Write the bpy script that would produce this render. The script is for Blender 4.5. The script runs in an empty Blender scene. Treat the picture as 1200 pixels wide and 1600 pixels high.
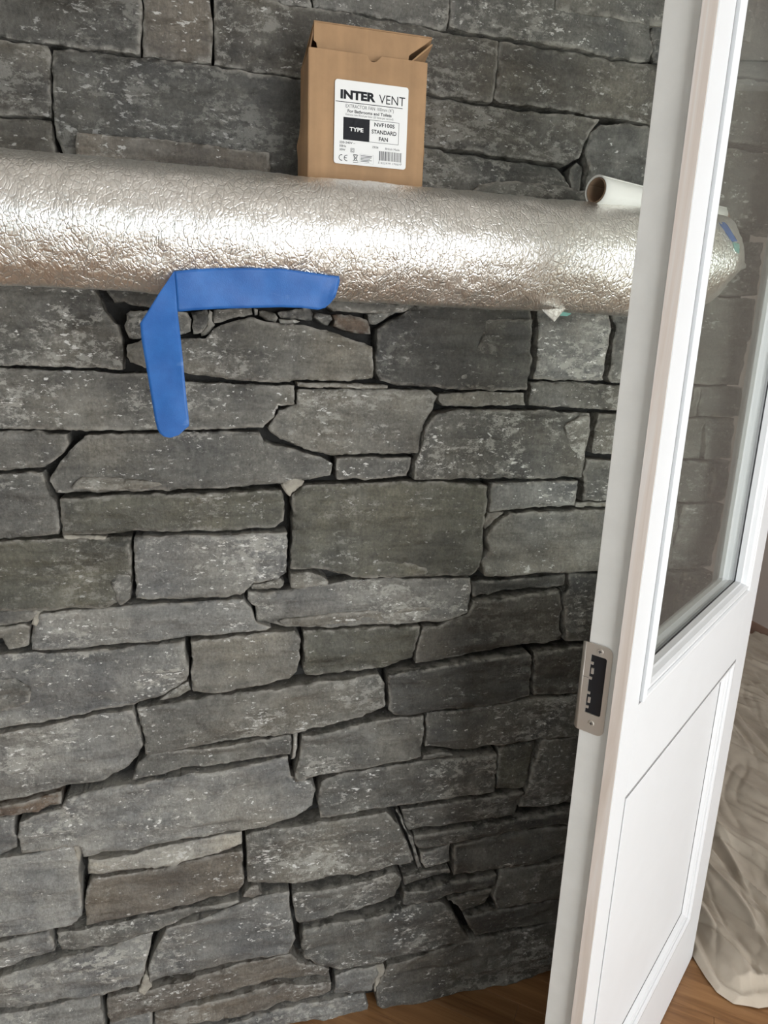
import bpy, bmesh, math, random
import numpy as np
from mathutils import Matrix, Vector
from mathutils.geometry import delaunay_2d_cdt

# ------------------------------------------------------------------ camera
F = 1085.0
def _n(v):
    v = np.array(v, float); return v / np.linalg.norm(v)
_down = _n((-160, 4300, F)); _up = -_down
_w = _n((4400, -110, F)); WX = _n(_w - _down * np.dot(_w, _down))
WY = np.cross(_up, WX)
ROT = np.array([WX, WY, _up])            # rows: world axes seen from the camera (x right, y down, z forward)
CAMZ, CAMD = 1.5, 1.2224
CAM = np.array([0, -CAMD, CAMZ])
cam_d = bpy.data.cameras.new('camera'); cam = bpy.data.objects.new('camera', cam_d)
bpy.context.scene.collection.objects.link(cam)
cx = ROT @ np.array([1, 0, 0]); cy = ROT @ np.array([0, -1, 0]); cz = ROT @ np.array([0, 0, -1])
M = Matrix(((cx[0], cy[0], cz[0], CAM[0]), (cx[1], cy[1], cz[1], CAM[1]), (cx[2], cy[2], cz[2], CAM[2]), (0, 0, 0, 1)))
cam.matrix_world = M
cam_d.sensor_fit = 'VERTICAL'; cam_d.sensor_height = 36.0; cam_d.lens = F / 1600 * 36
cam_d.clip_start = 0.02; cam_d.clip_end = 100
SC = bpy.context.scene; SC.camera = cam
COL = SC.collection

# ------------------------------------------------------------------ world, lights, exposure
w = bpy.data.worlds.new('world'); SC.world = w; w.use_nodes = True
bg = w.node_tree.nodes['Background']; bg.inputs[0].default_value = (0.86, 0.93, 1.0, 1); bg.inputs[1].default_value = 3.0
SC.view_settings.view_transform = 'Standard'; SC.view_settings.look = 'None'
SC.view_settings.gamma = 1; SC.view_settings.use_curve_mapping = False
SC.view_settings.exposure = 0.0
def area(name, loc, target, sx, sy, power, color):
    d = bpy.data.lights.new(name, 'AREA'); d.shape = 'RECTANGLE'; d.size = sx; d.size_y = sy
    d.energy = power; d.color = color
    o = bpy.data.objects.new(name, d); COL.objects.link(o); o.location = loc
    o.rotation_euler = (Vector(target) - Vector(loc)).to_track_quat('-Z', 'Y').to_euler()
    return o
# room: X -3.0 .. 2.86, Y -3.6 .. 2.3, Z 0 .. 2.6 ; windows in the wall behind the camera
RX0, RX1, RY0, RY1, RZ = -3.0, 2.86, -3.6, 2.3, 2.6
WINS = [(0.35, 2.35), (-2.3, -1.0)]; WZ0, WZ1 = 0.08, 2.02
area('window_daylight', (1.35, RY0 + 0.03, 1.05), (1.35, 0, 1.05), 1.9, 1.85, 78, (0.985, 0.99, 1.0))
area('window_daylight_2', (-1.65, RY0 + 0.03, 1.05), (-1.65, 0, 1.05), 1.25, 1.85, 5, (1.0, 0.985, 0.965))

# ------------------------------------------------------------------ helpers
def ray(px, py): return ROT @ np.array([px - 600.0, py - 800.0, F])
def on_wall(px, py, Y=0.0):
    d = ray(px, py); t = (Y + CAMD) / d[1]; return d * t + CAM
def on_floor(px, py, z=0.0):
    d = ray(px, py); t = (z - CAMZ) / d[2]; return d * t + CAM
def link(name, me, mats=None, parent=None):
    o = bpy.data.objects.new(name, me); COL.objects.link(o)
    if mats is not None:
        for m in (mats if isinstance(mats, (list, tuple)) else [mats]): me.materials.append(m)
    if parent is not None: o.parent = parent
    return o
def mesh_obj(name, vs, fs, mat=None, parent=None, smooth=False):
    me = bpy.data.meshes.new(name)
    me.from_pydata([tuple(map(float, v)) for v in vs], [], fs); me.update()
    if smooth: me.polygons.foreach_set('use_smooth', [True] * len(me.polygons))
    return link(name, me, mat, parent)
def bm_obj(name, bm, mat=None, parent=None, smooth=False):
    me = bpy.data.meshes.new(name); bmesh.ops.recalc_face_normals(bm, faces=bm.faces[:]); bm.to_mesh(me); bm.free()
    if smooth: me.polygons.foreach_set('use_smooth', [True] * len(me.polygons))
    return link(name, me, mat, parent)
def add_box(bm, a, b, bevel=0.0, seg=2):
    r = bmesh.ops.create_cube(bm, size=1)
    vs = r['verts']
    for v in vs:
        v.co = Vector([(a[i] + b[i]) / 2 + v.co[i] * (b[i] - a[i]) for i in range(3)])
    if bevel:
        es = list({e for v in vs for e in v.link_edges})
        bmesh.ops.bevel(bm, geom=es, offset=bevel, segments=seg, affect='EDGES', profile=0.7)
def box(name, a, b, mat, parent=None, bevel=0.0):
    bm = bmesh.new(); add_box(bm, a, b, bevel); return bm_obj(name, bm, mat, parent)
def tag(o, label=None, cat=None, group=None, kind=None):
    if label: o['label'] = label
    if cat: o['category'] = cat
    if group: o['group'] = group
    if kind: o['kind'] = kind
    return o
# vectorised value noise
def _h(ix, iy, iz, seed):
    a = (ix * 374761393 + iy * 668265263 + iz * 2147483647 + seed * 974711) & 0xFFFFFFFF
    a = ((a ^ (a >> 13)) * 1274126177) & 0xFFFFFFFF
    a = (a ^ (a >> 16)) * 2246822519 & 0xFFFFFFFF
    return ((a ^ (a >> 15)) & 0xFFFF) / 65535.0
def vnoise(x, y, z=0.0, seed=0):
    x = np.asarray(x, float); y = np.asarray(y, float); z = np.zeros_like(x) + z
    xi = np.floor(x).astype(np.int64); yi = np.floor(y).astype(np.int64); zi = np.floor(z).astype(np.int64)
    fx, fy, fz = x - xi, y - yi, z - zi
    fx = fx * fx * (3 - 2 * fx); fy = fy * fy * (3 - 2 * fy); fz = fz * fz * (3 - 2 * fz)
    r = 0
    for dx in (0, 1):
        for dy in (0, 1):
            for dz in (0, 1):
                r = r + _h(xi + dx, yi + dy, zi + dz, seed) * (fx if dx else 1 - fx) * (fy if dy else 1 - fy) * (fz if dz else 1 - fz)
    return r * 2 - 1
def fbm(x, y, z=0.0, seed=0, oct=4):
    r, a = 0, 0.5
    for k in range(oct):
        r = r + a * vnoise(x * 2 ** k, y * 2 ** k, z, seed + k * 17); a *= 0.5
    return r

# ------------------------------------------------------------------ materials
def new_mat(name):
    m = bpy.data.materials.new(name); m.use_nodes = True
    nt = m.node_tree; b = nt.nodes['Principled BSDF']; return m, nt, b
def nd(nt, typ, **kw):
    n = nt.nodes.new(typ)
    for k, v in kw.items():
        if k.startswith('i_'):
            n.inputs[k[2:].replace('_', ' ')].default_value = v
        else: setattr(n, k, v)
    return n
def ramp(nt, src, stops, interp='LINEAR'):
    r = nt.nodes.new('ShaderNodeValToRGB'); e = r.color_ramp.elements; r.color_ramp.interpolation = interp
    while len(e) < len(stops): e.new(0.5)
    for i, (p, c) in enumerate(stops):
        e[i].position = p; e[i].color = (c, c, c, 1) if isinstance(c, (int, float)) else (*c, 1)
    nt.links.new(src, r.inputs[0]); return r.outputs[0]
def noise(nt, vec, scale, detail=4, rough=0.55, dist=0.0):
    n = nt.nodes.new('ShaderNodeTexNoise'); n.inputs['Scale'].default_value = scale; n.inputs['Detail'].default_value = detail
    n.inputs['Roughness'].default_value = rough; n.inputs['Distortion'].default_value = dist
    nt.links.new(vec, n.inputs['Vector']); return n.outputs['Fac']
def mapping(nt, vec, scale=(1, 1, 1), rot=(0, 0, 0), loc=(0, 0, 0)):
    n = nt.nodes.new('ShaderNodeMapping'); n.inputs['Scale'].default_value = scale; n.inputs['Rotation'].default_value = rot
    n.inputs['Location'].default_value = loc; nt.links.new(vec, n.inputs['Vector']); return n.outputs[0]
def mix(nt, fac, a, b, blend='MIX'):
    n = nt.nodes.new('ShaderNodeMix'); n.data_type = 'RGBA'; n.blend_type = blend
    for s, k in ((fac, 0), (a, 6), (b, 7)):
        if hasattr(s, 'is_linked') or hasattr(s, 'links'): nt.links.new(s, n.inputs[k])
        elif isinstance(s, (int, float)): n.inputs[k].default_value = s if k == 0 else (s, s, s, 1)
        else: n.inputs[k].default_value = (*s, 1)
    return n.outputs[2]
def math_(nt, op, a, b=0.0):
    n = nt.nodes.new('ShaderNodeMath'); n.operation = op
    for s, k in ((a, 0), (b, 1)):
        if isinstance(s, (int, float)): n.inputs[k].default_value = s
        else: nt.links.new(s, n.inputs[k])
    return n.outputs[0]
def bump(nt, b, h, strength, dist, normal=None):
    n = nt.nodes.new('ShaderNodeBump'); n.inputs['Strength'].default_value = strength; n.inputs['Distance'].default_value = dist
    nt.links.new(h, n.inputs['Height'])
    if normal is not None: nt.links.new(normal, n.inputs['Normal'])
    if b is not None: nt.links.new(n.outputs[0], b.inputs['Normal'])
    return n.outputs[0]

def stone_material():
    m, nt, b = new_mat('slate_stone')
    tc = nt.nodes.new('ShaderNodeTexCoord'); oi = nt.nodes.new('ShaderNodeObjectInfo')
    off = nt.nodes.new('ShaderNodeVectorMath'); off.operation = 'SCALE'; off.inputs[0].default_value = (37.1, 11.3, 53.7)
    nt.links.new(oi.outputs['Random'], off.inputs['Scale'])
    ad = nt.nodes.new('ShaderNodeVectorMath'); ad.operation = 'ADD'
    nt.links.new(tc.outputs['Object'], ad.inputs[0]); nt.links.new(off.outputs[0], ad.inputs[1])
    v = ad.outputs[0]
    big = noise(nt, v, 7, 5, 0.6, 0.6)
    col = mix(nt, ramp(nt, big, [(0.32, 0.0), (0.7, 1.0)]), (0.62, 0.62, 0.635), (1.36, 1.33, 1.26))
    st = noise(nt, mapping(nt, v, (2.0, 1, 13)), 3.6, 7, 0.68, 0.5)
    col = mix(nt, 0.9, col, ramp(nt, st, [(0.3, 0.62), (0.5, 1.0), (0.72, 1.28)]), 'MULTIPLY')
    br = noise(nt, v, 4.0, 3, 0.5)
    col = mix(nt, ramp(nt, br, [(0.5, 0.0), (0.75, 0.5)]), col, mix(nt, 1.0, col, (1.12, 1.0, 0.82), 'MULTIPLY'))
    gr = noise(nt, v, 210, 3, 0.7)
    col = mix(nt, 1.0, col, ramp(nt, gr, [(0.3, 0.72), (0.7, 1.26)]), 'MULTIPLY')
    # directional tooling scratches
    sc_ = noise(nt, mapping(nt, v, (190, 60, 55), (0, math.radians(33), 0)), 1.0, 4, 0.7, 0.6)
    col = mix(nt, 0.6, col, ramp(nt, sc_, [(0.35, 0.8), (0.68, 1.25)]), 'MULTIPLY')
    col = mix(nt, 1.0, oi.outputs['Color'], col, 'MULTIPLY')
    # pale lime scuffs
    m1 = noise(nt, v, 5.5, 2, 0.5); m2 = noise(nt, mapping(nt, v, (0.75, 1, 1.25)), 62, 7, 0.8, 0.15)
    sm = math_(nt, 'ADD', math_(nt, 'MULTIPLY', m1, 0.5), m2)
    scf = ramp(nt, sm, [(0.80, 0.0), (0.86, 0.75)])
    # broad chalky haze
    hz = noise(nt, v, 15, 7, 0.72, 0.15)
    hz = ramp(nt, hz, [(0.5, 0.0), (0.72, 0.42)])
    spk = noise(nt, v, 120, 2, 0.5); spk = ramp(nt, spk, [(0.735, 0.0), (0.765, 0.8)])
    fac = math_(nt, 'MAXIMUM', math_(nt, 'MAXIMUM', scf, hz), spk)
    fac = math_(nt, 'MULTIPLY', fac, oi.outputs['Alpha'])
    col = mix(nt, fac, col, (0.44, 0.43, 0.39))
    fk = noise(nt, mapping(nt, v, (0.8, 1, 1.7), (0, -0.25, 0)), 95, 3, 0.6)
    fm = math_(nt, 'ADD', fk, math_(nt, 'MULTIPLY', noise(nt, v, 11, 3, 0.6), 0.45))
    col = mix(nt, math_(nt, 'MULTIPLY', ramp(nt, fm, [(0.885, 0.0), (0.915, 0.95)]), oi.outputs['Alpha']), col, (0.72, 0.71, 0.68))
    at = nt.nodes.new('ShaderNodeAttribute'); at.attribute_name = 'rim'
    rn = ramp(nt, noise(nt, v, 45, 4, 0.6), [(0.40, 0.0), (0.58, 0.9)])
    col = mix(nt, math_(nt, 'MULTIPLY', at.outputs['Fac'], rn), col, (0.42, 0.40, 0.36))
    nt.links.new(col, b.inputs['Base Color'])
    r = ramp(nt, big, [(0.3, 0.42), (0.7, 0.62)]); nt.links.new(r, b.inputs['Roughness'])
    b.inputs['Specular IOR Level'].default_value = 0.5
    h1 = noise(nt, v, 55, 7, 0.68, 0.3)
    h = math_(nt, 'ADD', h1, math_(nt, 'MULTIPLY', st, 0.6))
    h = math_(nt, 'ADD', h, math_(nt, 'MULTIPLY', sc_, 0.22))
    bump(nt, b, h, 1.0, 0.005)
    return m
def plain(name, col, rough=0.6, metal=0.0, bscale=0, bstr=0.3, bdist=0.001, var=0.0, vscale=8):
    m, nt, b = new_mat(name)
    b.inputs['Roughness'].default_value = rough; b.inputs['Metallic'].default_value = metal
    tc = nt.nodes.new('ShaderNodeTexCoord'); v = tc.outputs['Object']
    if var:
        n = noise(nt, v, vscale, 5, 0.6)
        c = mix(nt, 1.0, col, ramp(nt, n, [(0.3, 1 - var), (0.7, 1 + var)]), 'MULTIPLY'); nt.links.new(c, b.inputs['Base Color'])
    else: b.inputs['Base Color'].default_value = (*col, 1)
    if bscale: bump(nt, b, noise(nt, v, bscale, 4, 0.6), bstr, bdist)
    return m
def foil_material():
    m, nt, b = new_mat('foil'); tc = nt.nodes.new('ShaderNodeTexCoord')
    v = tc.outputs['Object']
    b.inputs['Metallic'].default_value = 1.0
    n0 = noise(nt, v, 9, 3, 0.5)
    col = mix(nt, ramp(nt, n0, [(0.35, 0.0), (0.7, 1.0)]), (0.92, 0.90, 0.86), (0.98, 0.965, 0.94))
    # distort, then cell edges -> crackle creases
    nz = nt.nodes.new('ShaderNodeTexNoise'); nz.inputs['Scale'].default_value = 28; nz.inputs['Detail'].default_value = 3; nt.links.new(v, nz.inputs['Vector'])
    mx = nt.nodes.new('ShaderNodeVectorMath'); mx.operation = 'MULTIPLY_ADD'; mx.inputs[1].default_value = (0.02, 0.02, 0.02)
    nt.links.new(nz.outputs['Color'], mx.inputs[0]); nt.links.new(v, mx.inputs[2])
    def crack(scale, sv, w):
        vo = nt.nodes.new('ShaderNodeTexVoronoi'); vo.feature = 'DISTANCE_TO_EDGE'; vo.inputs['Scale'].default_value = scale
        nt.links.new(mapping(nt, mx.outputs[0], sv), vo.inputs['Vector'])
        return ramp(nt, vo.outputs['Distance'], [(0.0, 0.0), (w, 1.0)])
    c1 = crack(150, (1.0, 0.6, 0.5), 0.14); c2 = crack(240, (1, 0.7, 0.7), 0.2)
    fine = noise(nt, mx.outputs[0], 170, 4, 0.6)
    mid = noise(nt, mapping(nt, mx.outputs[0], (1.0, 0.6, 0.45)), 85, 4, 0.65)
    amp = ramp(nt, noise(nt, v, 5, 2, 0.5), [(0.3, 0.55), (0.65, 1.0)])
    h = math_(nt, 'ADD', math_(nt, 'MULTIPLY', c1, 0.55), math_(nt, 'MULTIPLY', c2, 0.3))
    h = math_(nt, 'ADD', h, math_(nt, 'MULTIPLY', fine, 0.9))
    h = math_(nt, 'ADD', h, math_(nt, 'MULTIPLY', mid, 1.3))
    h = math_(nt, 'MULTIPLY', h, amp)
    bump(nt, b, h, 0.7, 0.0013)
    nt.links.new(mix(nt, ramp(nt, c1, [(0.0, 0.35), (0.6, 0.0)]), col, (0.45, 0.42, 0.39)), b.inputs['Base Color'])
    b.inputs['Roughness'].default_value = 0.36
    return m
def card_material():
    m, nt, b = new_mat('cardboard'); tc = nt.nodes.new('ShaderNodeTexCoord'); v = tc.outputs['Object']
    fl = noise(nt, mapping(nt, v, (70, 70, 2.5)), 1.0, 2, 0.5)
    n = noise(nt, v, 25, 5, 0.6)
    c = mix(nt, 1.0, (0.37, 0.225, 0.118), ramp(nt, n, [(0.3, 0.9), (0.7, 1.1)]), 'MULTIPLY')
    c = mix(nt, 1.0, c, ramp(nt, fl, [(0.3, 0.92), (0.7, 1.08)]), 'MULTIPLY')
    nt.links.new(c, b.inputs['Base Color']); b.inputs['Roughness'].default_value = 0.8
    bump(nt, b, fl, 0.25, 0.0006)
    return m
def wood_material(name, c1, c2, c3, sv, rough=0.5, rot=0.0, tint=False):
    m, nt, b = new_mat(name); tc = nt.nodes.new('ShaderNodeTexCoord'); v = tc.outputs['Object']
    if tint:
        oi = nt.nodes.new('ShaderNodeObjectInfo')
        off = nt.nodes.new('ShaderNodeVectorMath'); off.operation = 'SCALE'; off.inputs[0].default_value = (37.1, 11.3, 5.7)
        nt.links.new(oi.outputs['Random'], off.inputs['Scale'])
        ad = nt.nodes.new('ShaderNodeVectorMath'); nt.links.new(v, ad.inputs[0]); nt.links.new(off.outputs[0], ad.inputs[1]); v = ad.outputs[0]
    g = noise(nt, mapping(nt, v, sv, (0, 0, rot)), 1.0, 5, 0.62, 0.8)
    c = ramp(nt, g, [(0.3, c1), (0.5, c2), (0.72, c3)])
    if tint: c = mix(nt, 1.0, c, ramp(nt, oi.outputs['Random'], [(0, 0.82), (1, 1.18)]), 'MULTIPLY')
    nt.links.new(c, b.inputs['Base Color']); b.inputs['Roughness'].default_value = rough
    bump(nt, b, g, 0.2, 0.0006)
    return m
def glass_material():
    m = bpy.data.materials.new('pane_glass'); m.use_nodes = True; nt = m.node_tree
    for n in list(nt.nodes): nt.nodes.remove(n)
    out = nt.nodes.new('ShaderNodeOutputMaterial'); tr = nt.nodes.new('ShaderNodeBsdfTransparent'); gl = nt.nodes.new('ShaderNodeBsdfGlossy')
    tr.inputs[0].default_value = (0.93, 0.95, 0.93, 1); gl.inputs['Roughness'].default_value = 0.0; gl.inputs[0].default_value = (1, 1, 1, 1)
    fr = nt.nodes.new('ShaderNodeFresnel'); ge = nt.nodes.new('ShaderNodeNewGeometry'); nt.links.new(math_(nt, 'SUBTRACT', 1.5, math_(nt, 'MULTIPLY', ge.outputs['Backfacing'], 0.8333)), fr.inputs[0])
    mx = nt.nodes.new('ShaderNodeMixShader'); nt.links.new(fr.outputs[0], mx.inputs[0]); nt.links.new(tr.outputs[0], mx.inputs[1]); nt.links.new(gl.outputs[0], mx.inputs[2])
    nt.links.new(mx.outputs[0], out.inputs[0]); return m
def nickel_material():
    m, nt, b = new_mat('satin_nickel'); tc = nt.nodes.new('ShaderNodeTexCoord')
    b.inputs['Metallic'].default_value = 0.6; b.inputs['Base Color'].default_value = (0.62, 0.575, 0.52, 1); b.inputs['Roughness'].default_value = 0.42
    bump(nt, b, noise(nt, mapping(nt, tc.outputs['Object'], (900, 900, 20)), 1.0, 2, 0.5), 0.12, 0.0004); return m
def cloth_material():
    m, nt, b = new_mat('dust_sheet_cotton'); tc = nt.nodes.new('ShaderNodeTexCoord'); v = tc.outputs['Object']
    n = noise(nt, v, 6, 4, 0.6); c = ramp(nt, n, [(0.3, (0.46, 0.395, 0.315)), (0.7, (0.60, 0.53, 0.44))])
    s = ramp(nt, noise(nt, v, 30, 2, 0.5), [(0.76, 0.0), (0.79, 0.8)]); c = mix(nt, s, c, (0.16, 0.10, 0.06))
    nt.links.new(c, b.inputs['Base Color']); b.inputs['Roughness'].default_value = 0.9
    b.inputs['Sheen Weight'].default_value = 0.15
    bump(nt, b, noise(nt, v, 500, 2, 0.5), 0.3, 0.0006); return m
def tape_material():
    m, nt, b = new_mat('blue_masking_tape'); tc = nt.nodes.new('ShaderNodeTexCoord'); v = tc.outputs['Object']
    n = noise(nt, v, 30, 4, 0.6); c = ramp(nt, n, [(0.3, (0.016, 0.105, 0.37)), (0.7, (0.028, 0.150, 0.47))])
    sp = ramp(nt, noise(nt, mapping(nt, v, (1, 1, 2.2), loc=(3, 1, 2)), 22, 3, 0.5), [(0.66, 0.0), (0.8, 0.4)])
    c = mix(nt, sp, c, (0.30, 0.45, 0.72)); nt.links.new(c, b.inputs['Base Color']); b.inputs['Roughness'].default_value = 0.5
    bump(nt, b, noise(nt, v, 600, 2, 0.5), 0.35, 0.0005); return m

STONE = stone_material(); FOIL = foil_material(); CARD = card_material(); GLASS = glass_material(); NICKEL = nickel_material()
MORTAR = plain('mortar', (0.03, 0.029, 0.027), 0.95, bscale=120, bstr=0.8, bdist=0.004, var=0.3)
PALE_MORTAR = plain('pale_mortar', (0.36, 0.335, 0.285), 0.95, bscale=160, bstr=0.8, bdist=0.004, var=0.25, vscale=40)
PAINT = plain('white_satin_paint', (0.80, 0.818, 0.84), 0.42, bscale=160, bstr=0.06, bdist=0.0006, var=0.012, vscale=14)
EDGE_PAINT = plain('primer_grey_white_paint', (0.80, 0.79, 0.76), 0.55, bscale=300, bstr=0.15, bdist=0.0006, var=0.04, vscale=20)
BARE = wood_material('bare_pine', (0.70, 0.60, 0.53), (0.80, 0.71, 0.65), (0.86, 0.82, 0.79), (90, 60, 2.2), 0.7)
FLOORW = wood_material('oak_floor', (0.18, 0.085, 0.034), (0.30, 0.15, 0.062), (0.40, 0.215, 0.095), (3, 45, 10), 0.38, 0.0, True)
WALLP = plain('greige_wall_paint', (0.66, 0.60, 0.55), 0.8, bscale=250, bstr=0.1, bdist=0.0008, var=0.03)
DIMW = plain('bounce_cut_wall_grey', (0.22, 0.23, 0.24), 0.8)  # dark tone made up for the unseen walls, to cut bounced light
WHITEP = plain('white_wall_paint', (0.80, 0.78, 0.75), 0.8)
SKIRT = plain('taupe_skirting', (0.36, 0.235, 0.185), 0.5, var=0.05)
PINKP = plain('pale_dado_panel', (0.64, 0.57, 0.53), 0.6, var=0.03)
CLOTH = cloth_material(); TAPE = tape_material()
TEAL = plain('teal_tape', (0.22, 0.50, 0.45), 0.5, var=0.1, vscale=40)
PAPER = plain('white_paper', (0.80, 0.79, 0.76), 0.7, bscale=60, bstr=0.2, bdist=0.001)
LABEL = plain('label_paper', (0.82, 0.82, 0.81), 0.45)
INK = plain('black_ink', (0.012, 0.013, 0.017), 0.85)
GREYINK = plain('grey_ink', (0.10, 0.10, 0.105), 0.5)
DARK = plain('dark_card', (0.20, 0.115, 0.06), 0.9)
BLACK = plain('slot_shade_black', (0.012, 0.014, 0.018), 0.35)
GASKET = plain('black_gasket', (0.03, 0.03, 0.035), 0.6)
TUBEIN = plain('brown_card_core', (0.26, 0.17, 0.11), 0.85)
TIMBER = wood_material('mantel_timber', (0.18, 0.11, 0.06), (0.26, 0.16, 0.09), (0.32, 0.2, 0.12), (2, 40, 40), 0.6)

# ------------------------------------------------------------------ room shell
floor = tag(box('floor', (RX0, RY0, -0.10), (RX1, RY1, -0.008), FLOORW), kind='structure')
tag(box('ceiling', (RX0, RY0, RZ), (RX1, RY1, RZ + 0.1), WHITEP), kind='structure')
tag(box('wall_left', (RX0 - 0.1, RY0, -0.10), (RX0, RY1, RZ), DIMW), kind='structure')
tag(box('wall_right', (RX1, RY0, -0.10), (RX1 + 0.1, RY1, RZ), WALLP), kind='structure')
tag(box('wall_alcove', (1.064, RY1, -0.10), (RX1, RY1 + 0.1, RZ), WALLP), kind='structure')
bm = bmesh.new()
xs = [RX0] + [v for wq in sorted(WINS) for v in wq] + [RX1]
for i in range(0, len(xs), 2): add_box(bm, (xs[i], RY0 - 0.2, -0.10), (xs[i + 1], RY0, RZ))
for a, b_ in WINS:
    add_box(bm, (a, RY0 - 0.2, -0.10), (b_, RY0, WZ0)); add_box(bm, (a, RY0 - 0.2, WZ1), (b_, RY0, RZ))
tag(bm_obj('wall_front', bm, DIMW), kind='structure')
for k, (a, b_) in enumerate(WINS):
    bm = bmesh.new(); t = 0.05; y0, y1 = RY0 - 0.14, RY0 - 0.07
    for q in ((a, WZ0, a + t, WZ1), (b_ - t, WZ0, b_, WZ1), (a + t, WZ0, b_ - t, WZ0 + t), (a + t, WZ1 - t, b_ - t, WZ1), ((a + b_) / 2 - 0.025, WZ0 + t, (a + b_) / 2 + 0.025, WZ1 - t)):
        add_box(bm, (q[0], y0, q[1]), (q[2], y1, q[3]))
    o = tag(bm_obj('window_%d' % (k + 1), bm, PAINT), kind='structure')
    box('window_pane', (a + t, RY0 - 0.11, WZ0 + t), (b_ - t, RY0 - 0.105, WZ1 - t), GLASS, o)
tag(box('baseboard_right', (RX1 - 0.018, RY0, -0.008), (RX1, RY1, 0.07), SKIRT, bevel=0.004), kind='structure')
tag(box('trim_1', (RX1 - 0.012, RY0, 0.07), (RX1, RY1, 1.02), PINKP), kind='structure')
tag(box('trim_2', (RX1 - 0.07, RY0, RZ - 0.09), (RX1, RY1, RZ), WHITEP, bevel=0.02), kind='structure')

# ------------------------------------------------------------------ stone chimney wall
XC = 1.064
wall = tag(box('wall_back', (-0.89, 0.046, -0.008), (XC - 0.006, RY1 + 0.1, RZ), MORTAR), kind='structure')
tag(box('wall_back_left', (RX0, 0.012, -0.10), (-0.9, 0.12, RZ), WHITEP), kind='structure')
SCUFF = dict(g=0.8, d=0.35, o=0.45, p=0.9, b=0.7, r=0.3, w=0.8, s=1.0, k=0.45, q=1.1)
TINT = dict(g=(0.125, 0.123, 0.114), d=(0.078, 0.077, 0.072), o=(0.104, 0.102, 0.084), p=(0.172, 0.166, 0.148),
            b=(0.150, 0.134, 0.115), r=(0.12, 0.088, 0.066), w=(0.36, 0.345, 0.31), s=(0.172, 0.173, 0.169), k=(0.092, 0.086, 0.075), q=(0.225, 0.226, 0.219))  # q: chalky tint raised to put the lower-left light into the stone colour
def inside(poly, pts):
    x, y = pts[:, 0], pts[:, 1]; r = np.zeros(len(pts), bool); n = len(poly); j = n - 1
    for i in range(n):
        xi, yi = poly[i]; xj, yj = poly[j]
        c = ((yi > y) != (yj > y)) & (x < (xj - xi) * (y - yi) / (yj - yi + 1e-12) + xi); r ^= c; j = i
    return r
def edge_dist(poly, pts):
    d = np.full(len(pts), 1e9); n = len(poly)
    for i in range(n):
        a = poly[i]; b = poly[(i + 1) % n]; ab = b - a; L = (ab ** 2).sum() + 1e-12
        t = np.clip(((pts - a) @ ab) / L, 0, 1); q = a + t[:, None] * ab; d = np.minimum(d, np.hypot(*(pts - q).T))
    return d
rng = np.random.RandomState(7)
def resample(P, step):
    out = []
    for i in range(len(P)):
        a = P[i]; b = P[(i + 1) % len(P)]; k = max(1, int(np.hypot(*(b - a)) / step))
        for j in range(k): out.append(a + (b - a) * j / k)
    return np.array(out)
NST = 0
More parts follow.
